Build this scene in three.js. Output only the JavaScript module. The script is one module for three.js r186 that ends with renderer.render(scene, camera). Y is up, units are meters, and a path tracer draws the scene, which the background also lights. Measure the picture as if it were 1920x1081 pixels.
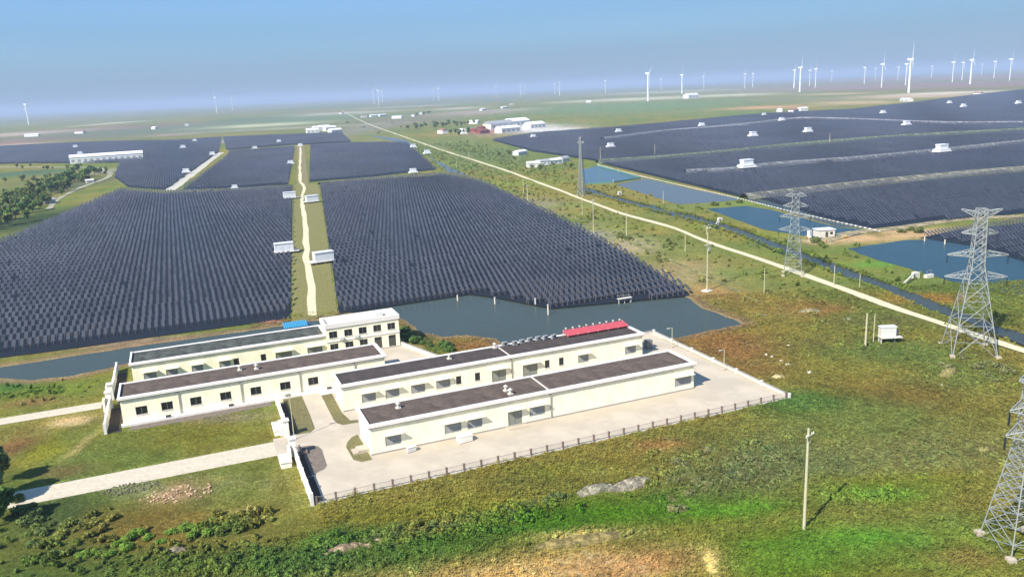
import * as THREE from 'three';
import { mergeGeometries, toCreasedNormals } from 'three/addons/utils/BufferGeometryUtils.js';

// ---------------------------------------------------------------- camera, sky, sun, haze, exposure
const scene = new THREE.Scene();
const camera = new THREE.PerspectiveCamera(39.1, 1920 / 1081, 1, 60000);
const EYE = new THREE.Vector3(0, 55, 0);                       // drone height above the fields
{
  const right = new THREE.Vector3(0.92266, -0.04406, 0.38309), up = new THREE.Vector3(0.13076, 0.97034, -0.20332), back = new THREE.Vector3(-0.36277, 0.23769, 0.90106);
  camera.quaternion.setFromRotationMatrix(new THREE.Matrix4().makeBasis(right, up, back));
  camera.position.copy(EYE); scene.add(camera);
}
const renderer = new THREE.WebGLRenderer({ antialias: true });
renderer.toneMapping = THREE.LinearToneMapping;
renderer.toneMappingExposure = 1.9;
renderer.shadowMap.enabled = true;
const S = (r, g, b) => new THREE.Color().setRGB(r / 255, g / 255, b / 255, THREE.SRGBColorSpace);   // an sRGB colour read as base colour
const smooth = (a, b, x) => { const t = Math.min(1, Math.max(0, (x - a) / (b - a))); return t * t * (3 - 2 * t); };
{
  const W = 1024, Hh = 512, d = new Float32Array(W * Hh * 4);
  const stops = [[0, [0.170, 0.255, 0.335]], [1.6, [0.208, 0.306, 0.404]], [3.6, [0.204, 0.354, 0.500]], [6.5, [0.180, 0.350, 0.585]], [15, [0.150, 0.310, 0.570]], [40, [0.105, 0.235, 0.500]], [90, [0.080, 0.190, 0.440]]];
  for (let j = 0; j < Hh; j++) {
    const e = ((j + 0.5) / Hh - 0.5) * 180, ee = Math.max(0, e);
    let k = 0; while (k < stops.length - 2 && ee > stops[k + 1][0]) k++;
    const t = Math.min(1, (ee - stops[k][0]) / (stops[k + 1][0] - stops[k][0]));
    for (let i = 0; i < W; i++) {
      const o = (j * W + i) * 4, az = (i + 0.5) / W * Math.PI * 2 - Math.PI;
      const streak = 1 + 0.018 * Math.sin(e * 2.1 + 2 * Math.sin(az * 3)) + 0.012 * Math.sin(az * 7 + e * 0.7);
      for (let c = 0; c < 3; c++) d[o + c] = (stops[k][1][c] * (1 - t) + stops[k + 1][1][c] * t) * streak * 0.77;
      d[o + 3] = 1;
    }
  }
  const sky = new THREE.DataTexture(d, W, Hh, THREE.RGBAFormat, THREE.FloatType);
  sky.mapping = THREE.EquirectangularReflectionMapping; sky.magFilter = sky.minFilter = THREE.LinearFilter; sky.needsUpdate = true;
  scene.background = sky; scene.environment = sky;
}
const sun = new THREE.DirectionalLight(new THREE.Color(1, 0.955, 0.86), 4.2);
sun.position.set(-662, 669, 337); sun.target.position.set(0, 0, 0); scene.add(sun, sun.target);
sun.castShadow = true; sun.shadow.mapSize.set(4096, 4096);
Object.assign(sun.shadow.camera, { left: -700, right: 700, top: 700, bottom: -700, near: 1, far: 4000 });
scene.fog = new THREE.FogExp2(new THREE.Color(0.64, 0.77, 1.0), 0.00015);

// ---------------------------------------------------------------- helpers
let seed = 12345;
const rnd = () => { seed = (seed * 1664525 + 1013904223) >>> 0; return seed / 4294967296; };
const rr = (a, b) => a + (b - a) * rnd();
const hash = (x, y) => { let h = Math.imul(x | 0, 374761393) ^ Math.imul(y | 0, 668265263); h = Math.imul(h ^ (h >>> 13), 1274126177); return ((h ^ (h >>> 16)) >>> 0) / 4294967296; };
function vnoise(x, y, per = 0) {
  const xi = Math.floor(x), yi = Math.floor(y), fx = x - xi, fy = y - yi, sx = fx * fx * (3 - 2 * fx), sy = fy * fy * (3 - 2 * fy);
  const w = (a) => per ? ((a % per) + per) % per : a;
  const a = hash(w(xi), w(yi)), b = hash(w(xi + 1), w(yi)), c = hash(w(xi), w(yi + 1)), e = hash(w(xi + 1), w(yi + 1));
  return (a * (1 - sx) + b * sx) * (1 - sy) + (c * (1 - sx) + e * sx) * sy;
}
const fbm = (x, y, n = 3) => { let s = 0, a = 0.5, t = 0; for (let i = 0; i < n; i++) { s += a * vnoise(x + i * 17.3, y - i * 9.1); t += a; a *= 0.5; x *= 2.1; y *= 2.1; } return s / t; };
function noiseTex(size, base, lo, hi, octaves, tint = [1, 1, 1], srgb = true, sx = 1, sy = 1) {
  const d = new Uint8Array(size * size * 4);
  for (let j = 0; j < size; j++) for (let i = 0; i < size; i++) {
    let s = 0, a = 0.5, t = 0, p = base;
    for (let o = 0; o < octaves; o++) { s += a * vnoise(i / size * p * sx + 0, j / size * p * sy + 0, 0 || p * Math.max(sx, sy)); t += a; a *= 0.62; p *= 2; }
    const v = lo + (hi - lo) * smooth(0.2, 0.8, s / t), k = (j * size + i) * 4;
    for (let c = 0; c < 3; c++) d[k + c] = Math.round(255 * Math.min(1, v * tint[c]));
    d[k + 3] = 255;
  }
  const t = new THREE.DataTexture(d, size, size, THREE.RGBAFormat);
  t.wrapS = t.wrapT = THREE.RepeatWrapping; t.magFilter = THREE.LinearFilter; t.minFilter = THREE.LinearFilter;
  if (srgb) t.colorSpace = THREE.SRGBColorSpace; t.needsUpdate = true; return t;
}
const rep = (t, m) => { const c = t.clone(); c.repeat.set(1 / m, 1 / m); c.needsUpdate = true; return c; };
const texRoof = noiseTex(512, 8, 0.74, 1.0, 6), texSlab = noiseTex(512, 3, 0.9, 1.0, 7), texStreak = noiseTex(512, 4, 0.93, 1.0, 5, [1, 1, 1], true, 4, 1), texPale = noiseTex(512, 4, 0.95, 1.0, 6), texSoft = noiseTex(512, 16, 0.9, 1.0, 6), texRough = noiseTex(512, 8, 0.55, 1.0, 6), texFine = noiseTex(512, 32, 0.6, 1.0, 4), bumpFine = noiseTex(256, 16, 0, 1, 4, [1, 1, 1], false);

const used = new Set();
const numbered = (n) => { if (!used.has(n)) { used.add(n); return n; } let k = 1; while (used.has(n + '_' + String(k).padStart(3, '0'))) k++; const r = n + '_' + String(k).padStart(3, '0'); used.add(r); return r; };
function shadowy(o) { o.castShadow = o.receiveShadow = true; return o; }
function tag(o, label, category, group) { o.userData = { ...o.userData, label, category }; if (group) o.userData.group = group; return o; }
function thing(name, label, category, [x, y, z] = [0, 0, 0], turn = 0, group) {
  const o = new THREE.Group(); o.name = numbered(name); o.position.set(x, y, z); o.rotation.y = turn; scene.add(o); return tag(o, label, category, group);
}
function dup(root, name, [x, y, z], turn, label, group) { const r = root.clone(); r.name = numbered(name); r.position.set(x, y, z); if (turn !== null) r.rotation.y = turn; scene.add(r); r.userData = { ...root.userData }; if (label) r.userData.label = label; if (group) r.userData.group = group; return r; }
function worldUV(g) {                                             // texture coordinates in metres, by the dominant normal
  const p = g.attributes.position, n = g.attributes.normal, uv = new Float32Array(p.count * 2);
  for (let i = 0; i < p.count; i++) {
    const ax = Math.abs(n.getX(i)), ay = Math.abs(n.getY(i)), az = Math.abs(n.getZ(i));
    if (ay >= ax && ay >= az) { uv[2 * i] = p.getX(i); uv[2 * i + 1] = p.getZ(i); } else if (ax >= az) { uv[2 * i] = p.getZ(i); uv[2 * i + 1] = p.getY(i); } else { uv[2 * i] = p.getX(i); uv[2 * i + 1] = p.getY(i); }
  }
  g.setAttribute('uv', new THREE.BufferAttribute(uv, 2)); return g;
}
const plain = (g) => { g = g.index ? g.toNonIndexed() : g; for (const k of Object.keys(g.attributes)) if (!['position', 'normal', 'uv'].includes(k)) g.deleteAttribute(k); return g; };
function part(name, geos, m, parent, raw) {
  geos = Array.isArray(geos) ? geos : [geos];
  const g = geos.length > 1 || !raw ? worldUV(mergeGeometries(geos.map(plain))) : geos[0];
  const o = shadowy(new THREE.Mesh(g, m)); o.name = parent === scene ? numbered(name) : name; parent.add(o); return o;
}
const box = (w, h, d, x = 0, y = 0, z = 0) => new THREE.BoxGeometry(w, h, d).translate(x, y, z);           // centred at x, z; y is its middle
const bx = (x0, x1, y0, y1, z0, z1) => box(x1 - x0, y1 - y0, z1 - z0, (x0 + x1) / 2, (y0 + y1) / 2, (z0 + z1) / 2);
const cyl = (r0, r1, h, x, y, z, n = 8) => new THREE.CylinderGeometry(r1, r0, h, n).translate(x, y + h / 2, z);   // stands on y
function bar(a, b, w, n = 4) {                                    // a straight member from a to b
  const A = new THREE.Vector3(...a), B = new THREE.Vector3(...b), L = A.distanceTo(B), g = new THREE.CylinderGeometry(w / 2, w / 2, L, n, 1, n < 6 ? false : true);
  g.applyQuaternion(new THREE.Quaternion().setFromUnitVectors(new THREE.Vector3(0, 1, 0), B.clone().sub(A).normalize())); return g.translate((A.x + B.x) / 2, (A.y + B.y) / 2, (A.z + B.z) / 2);
}
function inside(p, x, z) { let c = false; for (let i = 0, j = p.length - 1; i < p.length; j = i++) { const [xi, zi] = p[i], [xj, zj] = p[j]; if ((zi > z) !== (zj > z) && x < (xj - xi) * (z - zi) / (zj - zi) + xi) c = !c; } return c; }
function edgeDist(p, x, z) { let m = 1e9; for (let i = 0, j = p.length - 1; i < p.length; j = i++) { const [ax, az] = p[j], [bX, bz] = p[i], dx = bX - ax, dz = bz - az; let t = ((x - ax) * dx + (z - az) * dz) / (dx * dx + dz * dz + 1e-9); t = Math.max(0, Math.min(1, t)); m = Math.min(m, Math.hypot(x - ax - t * dx, z - az - t * dz)); } return m; }
const boxOf = (p) => { const b = [1e9, -1e9, 1e9, -1e9]; for (const [x, z] of p) { b[0] = Math.min(b[0], x); b[1] = Math.max(b[1], x); b[2] = Math.min(b[2], z); b[3] = Math.max(b[3], z); } return b; };
class Area { constructor(p) { this.p = p; this.b = boxOf(p); } has(x, z) { const b = this.b; return x > b[0] && x < b[1] && z > b[2] && z < b[3] && inside(this.p, x, z); } near(x, z, m) { const b = this.b; return x > b[0] - m && x < b[1] + m && z > b[2] - m && z < b[3] + m; } }
function roughen(p, step, amp) {                                  // the outline of a natural edge
  const q = []; for (let i = 0; i < p.length; i++) { const a = p[i], b = p[(i + 1) % p.length], n = Math.max(1, Math.round(Math.hypot(b[0] - a[0], b[1] - a[1]) / step)); for (let k = 0; k < n; k++) { const x = a[0] + (b[0] - a[0]) * k / n, z = a[1] + (b[1] - a[1]) * k / n; q.push([x + amp * (2 * fbm(x * 0.31 / amp, z * 0.31 / amp) - 1), z + amp * (2 * fbm(x * 0.31 / amp + 50, z * 0.31 / amp + 9) - 1)]); } } return q;
}
function sheet(name, p, y, m, holes = []) {                       // a flat piece of the setting
  const s = new THREE.Shape(p.map(([x, z]) => new THREE.Vector2(x, -z)));
  for (const h of holes) s.holes.push(new THREE.Path(h.map(([x, z]) => new THREE.Vector2(x, -z))));
  const g = new THREE.ShapeGeometry(s, 6).rotateX(-Math.PI / 2).translate(0, y, 0), o = shadowy(new THREE.Mesh(worldUV(g), m)); o.name = numbered(name); o.userData.kind = 'structure'; scene.add(o); return o;
}
function ribbon(name, line, w, y, m, wob = 0, skirt = 0) {                   // a path along a line of points, w metres wide
  const c = new THREE.CatmullRomCurve3(line.map(([x, z]) => new THREE.Vector3(x, 0, z)), false, 'centripetal'), L = c.getLength(), n = Math.max(8, Math.min(500, Math.round(L / Math.max(1.2, w * 0.6)))), P = c.getSpacedPoints(n), l = [], r = [];
  for (let i = 0; i <= n; i++) { const a = P[Math.max(0, i - 1)], b = P[Math.min(n, i + 1)], d = b.clone().sub(a).normalize(), k1 = w / 2 * (1 + wob * (2 * vnoise(i * L / n * 0.06, 3.1) - 1)), k2 = w / 2 * (1 + wob * (2 * vnoise(i * L / n * 0.06, 8.4) - 1)); l.push([P[i].x - d.z * k1, P[i].z + d.x * k1]); r.push([P[i].x + d.z * k2, P[i].z - d.x * k2]); }
  const pos = [], nor = [], uv = [], idx = [];
  for (let i = 0; i <= n; i++) { for (const q of [l[i], r[i]]) { pos.push(q[0], y, q[1]); nor.push(0, 1, 0); uv.push(q[0], q[1]); } if (i < n) { const k = 2 * i; idx.push(k, k + 3, k + 1, k, k + 2, k + 3); } }
  if (skirt) for (const [side, sg] of [[l, -1], [r, 1]]) { const k0 = pos.length / 3; for (let i = 0; i <= n; i++) { const o = side === l ? r[i] : l[i], q = side[i], ex = (q[0] - o[0]) / w * skirt, ez = (q[1] - o[1]) / w * skirt; pos.push(q[0], y, q[1], q[0] + ex, 0, q[1] + ez); nor.push(0, 0.8, 0.6, 0, 0.8, 0.6); uv.push(q[0], q[1], q[0] + ex * 2, q[1] + ez * 2); if (i < n) { const k = k0 + 2 * i; sg > 0 ? idx.push(k, k + 1, k + 3, k, k + 3, k + 2) : idx.push(k, k + 3, k + 1, k, k + 2, k + 3); } } }
  const g = new THREE.BufferGeometry(); g.setAttribute('position', new THREE.Float32BufferAttribute(pos, 3)); g.setAttribute('normal', new THREE.Float32BufferAttribute(nor, 3)); g.setAttribute('uv', new THREE.Float32BufferAttribute(uv, 2)); g.setIndex(idx); if (skirt) g.computeVertexNormals();
  const o = shadowy(new THREE.Mesh(g, m)); o.name = numbered(name); o.userData.kind = 'structure'; scene.add(o); return o;
}
const std = (c, roughness = 0.9, extra = {}) => new THREE.MeshStandardMaterial({ color: c, roughness, ...extra });
const M = {
  cream: std(S(255, 247, 214), 0.9, { map: rep(texStreak, 6) }), white: std(S(244, 239, 226), 0.85, { map: rep(texStreak, 6) }), trim: std(S(236, 228, 220), 0.85, { map: rep(texSoft, 3) }),
  roof: std(S(102, 86, 74), 0.95, { map: rep(texRoof, 9) }), roofBlack: std(S(78, 66, 60), 0.95, { map: rep(texRoof, 7) }), roofGreen: std(S(92, 94, 84), 0.9, { map: rep(texRough, 8) }),
  concrete: std(S(198, 183, 161), 0.92, { map: rep(texSlab, 13), bumpMap: rep(bumpFine, 3), bumpScale: 0.004 }), roadway: std(S(204, 190, 166), 0.92, { map: rep(texSoft, 6) }), track: std(S(190, 172, 128), 0.95, { map: rep(texRough, 9) }), dust: std(S(214, 202, 164), 0.95, { map: rep(texSoft, 6) }),
  gravel: std(S(140, 126, 112), 1, { map: rep(texFine, 3) }), joint: std(S(150, 145, 140), 0.9), shade: std(S(150, 146, 132), 0.9),
  glass: new THREE.MeshPhysicalMaterial({ color: S(34, 36, 38), roughness: 0.12 }), frame: std(S(120, 118, 112), 0.6), steel: std(S(158, 162, 160), 0.5, { metalness: 0.35 }), door: std(S(138, 140, 128), 0.7, { map: rep(texSoft, 2) }), darkdoor: std(S(74, 72, 62), 0.7),
  pole: std(S(190, 184, 150), 0.9, { map: rep(texSoft, 2) }), iron: std(S(128, 108, 96), 0.8), rail: std(S(150, 140, 132), 0.7), pale: std(S(214, 206, 192), 0.9, { map: rep(texSoft, 3) }),
  cabin: std(S(224, 226, 230), 0.6, { map: rep(texSoft, 4) }), turbine: std(S(238, 240, 242), 0.5), red: std(S(186, 78, 86), 0.6, { map: rep(texSoft, 2) }), darkred: std(S(120, 40, 46), 0.7), blue: std(S(60, 140, 176), 0.55, { map: rep(texSoft, 2) }), darkblue: std(S(36, 70, 104), 0.6),
  bark: std(S(92, 76, 58), 1), rubble: std(S(206, 182, 158), 1, { map: rep(texFine, 2) }), ac: std(S(205, 204, 198), 0.6), acDark: std(S(70, 70, 70), 0.7), brick: std(S(168, 96, 84), 0.9, { map: rep(texRough, 4) }), net: std(S(84, 128, 116), 0.8), farwhite: std(S(214, 214, 212), 0.8), fargrey: std(S(150, 150, 150), 0.8), tile: std(S(150, 110, 100), 0.9),
};
const waterMat = (c, r = 0.13, k = 0.5) => new THREE.MeshPhysicalMaterial({ color: c, roughness: r, specularIntensity: k, bumpMap: rep(bumpFine, 5), bumpScale: 0.012 });
M.pond = waterMat(S(62, 70, 62), 0.18, 0.15); M.blueWater = waterMat(S(38, 66, 76), 0.25, 0.14); M.canal = waterMat(S(56, 60, 48), 0.2, 0.2); M.dark = waterMat(S(30, 32, 36), 0.4, 0.12); M.greyWater = waterMat(S(84, 92, 96), 0.3, 0.25); M.teal = waterMat(S(58, 84, 92), 0.2, 0.3);

// ---------------------------------------------------------------- outlines on the ground (x east, z south, metres)
const COMPOUND = [[11.2, -106.6], [94.6, -106.6], [94.6, -149], [46, -149], [46, -172], [41, -182], [-17.3, -186], [-17.3, -149], [11.2, -149]];
const POND = roughen([[47.5,-193.85], [47.88,-183.85], [49.3,-177.44], [51.96,-173.43], [57.8,-171.41], [61.91,-166.58], [60, -153], [75, -150.5], [92, -150], [95.4,-144.96], [107.21,-146.32], [117.64,-146.99], [118.41,-153.93], [117.93,-163.95], [120.23,-171.83], [122, -186], [123, -216], [33, -216], [38, -206], [42, -196]], 2.5, 0.9);
const STRIP = roughen([[-95, -209], [-42.25,-205.04], [-30.54,-205.15], [-14.83,-206.1], [3.18,-205.38], [19.81,-205.59], [27, -206], [40, -204], [40, -185], [20, -184], [-8, -184], [-14.88,-191.42], [-19.57,-189.24], [-26.64,-187.46], [-33.85,-189.29], [-40.5,-194.16], [-95, -187]], 2.5, 0.7);
const FIELDS = {
  west: [[-76.51,-211.79], [22.42,-210.28], [68.22,-543.2], [29.88,-552.8], [-8.34,-569.8], [-37.08,-614.4], [-45.61,-569.2], [-67.52,-445], [-84.63,-368.2], [-108.81,-316.2]],
  east: [[34.51,-207.64], [49.6,-208.32], [71.2,-208.99], [75.68,-201.95], [84.45,-182.91], [120.98,-175.31], [122.92,-178.15], [134.03,-226.55], [150.04,-313.6], [174.8,-479.7], [171.16,-544.8], [118.96,-547.2], [85.31,-538.6]],
  farWestA: [[-302,-1151.8], [-425.1,-1637.8], [-142.37,-1549.8], [21.89,-1413.9], [74.54,-1415.7], [47.39,-1003.8], [-7.71,-591.2], [-32.89,-634.4], [-47.32,-738.5], [-51.93,-927.5], [-97.45,-971.9], [-144.02,-1026]],
  farWestB: [[53.07,-920], [2.2,-585.8], [34.21,-567.5], [67.65,-559.5], [132.74,-998.4], [59.4,-999.5]],
  farWestC: [[58.3,-1038.1], [76.77,-1411.8], [173.02,-1361.1], [246.57,-1298.7], [207.28,-1033.7], [153.31,-1039.2], [142.63,-1055.4]],
  farEast: [[82.67,-565.7], [127.06,-566.3], [177.38,-579.6], [251.42,-932.6], [200.92,-996.4], [151.46,-998.5]],
  lakeA: [[335.1,-873.6], [417.4,-942.1], [637.5,-980.6], [876.5,-1059.2], [998,-1004.7], [1919,-1393.4], [3292.9,-1758.9], [937.6,-495.4], [704,-507.2], [589.3,-536.5], [481.3,-540.6], [367,-527.7], [291.9,-538.4], [294.43,-582.7], [298.72,-675.7]],
  lakeB: [[285.74,-527.1], [359.1,-516.3], [470.1,-528], [574.9,-523.2], [686.4,-494.5], [903.8,-477.3], [526.7,-274.99], [431.1,-308.2], [354.2,-317.1], [259.63,-319.7], [248.51,-316.8]],
  lakeC: [[252.24,-308.6], [343.7,-307.6], [420,-300.2], [513.1,-267.67], [362.1,-186.72], [299.17,-212.05], [232.46,-220.69], [234.3,-243.72]],
  lakeD: [[230,-198.72], [253.09,-202.25], [279.41,-197.65], [345.5,-177.8], [218.71,-109.78], [223.76,-157.06], [231.29,-179.33]],
};
const fieldAreas = Object.values(FIELDS).map((p) => new Area(p));
const PONDS = { first: [[214.65,-298.18], [232.7,-293.58], [233.37,-276.71], [223.92,-230.08], [229.92,-217.01], [203.27,-210.95], [203.19,-217.16], [200.17,-242.32]], second: [[198.2,-198.55], [223.69,-198.49], [240.45,-189.84], [241.9,-163.44], [204.4,-118.79], [188.89,-131.63], [186.48,-142.9], [189.07,-159.46], [193.19,-182.68]], third: [[254.41,-495.9], [274.7,-510.7], [256.06,-422.7], [233.42,-414.9], [216.98,-420]], fourth: [[229.39,-404.7], [256.86,-417.9], [248.83,-357.5], [243.98,-311], [226.24,-312.3], [212.19,-317.4]], under: [[246.22,-313.9], [252.24,-308.6], [233.67,-216.95], [224.74,-230.93]] };
const ROADLINE = [[687.2,-3571.9], [373.9,-1674.2], [285.89,-1063.7], [240.59,-744.5], [214.93,-538.8], [200.37,-447], [187.15,-365.6], [178.83,-313.4], [175.9,-266.75], [168.35,-229], [164.98,-197.3], [161.99,-179.85], [158.07,-155.72], [154.5,-135.62], [153.16,-120.24], [151.32,-104.23], [148.86,-86.42]];
const CANAL = [[206.49,-403.1], [203.32,-378.6], [198.08,-327.1], [193.25,-259.65], [185.13,-221.7], [177.42,-192.59], [172.58,-170.39], [166.87,-146.86], [161.11,-126.76], [157.42,-107.53], [152.62,-88.78]];

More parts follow.
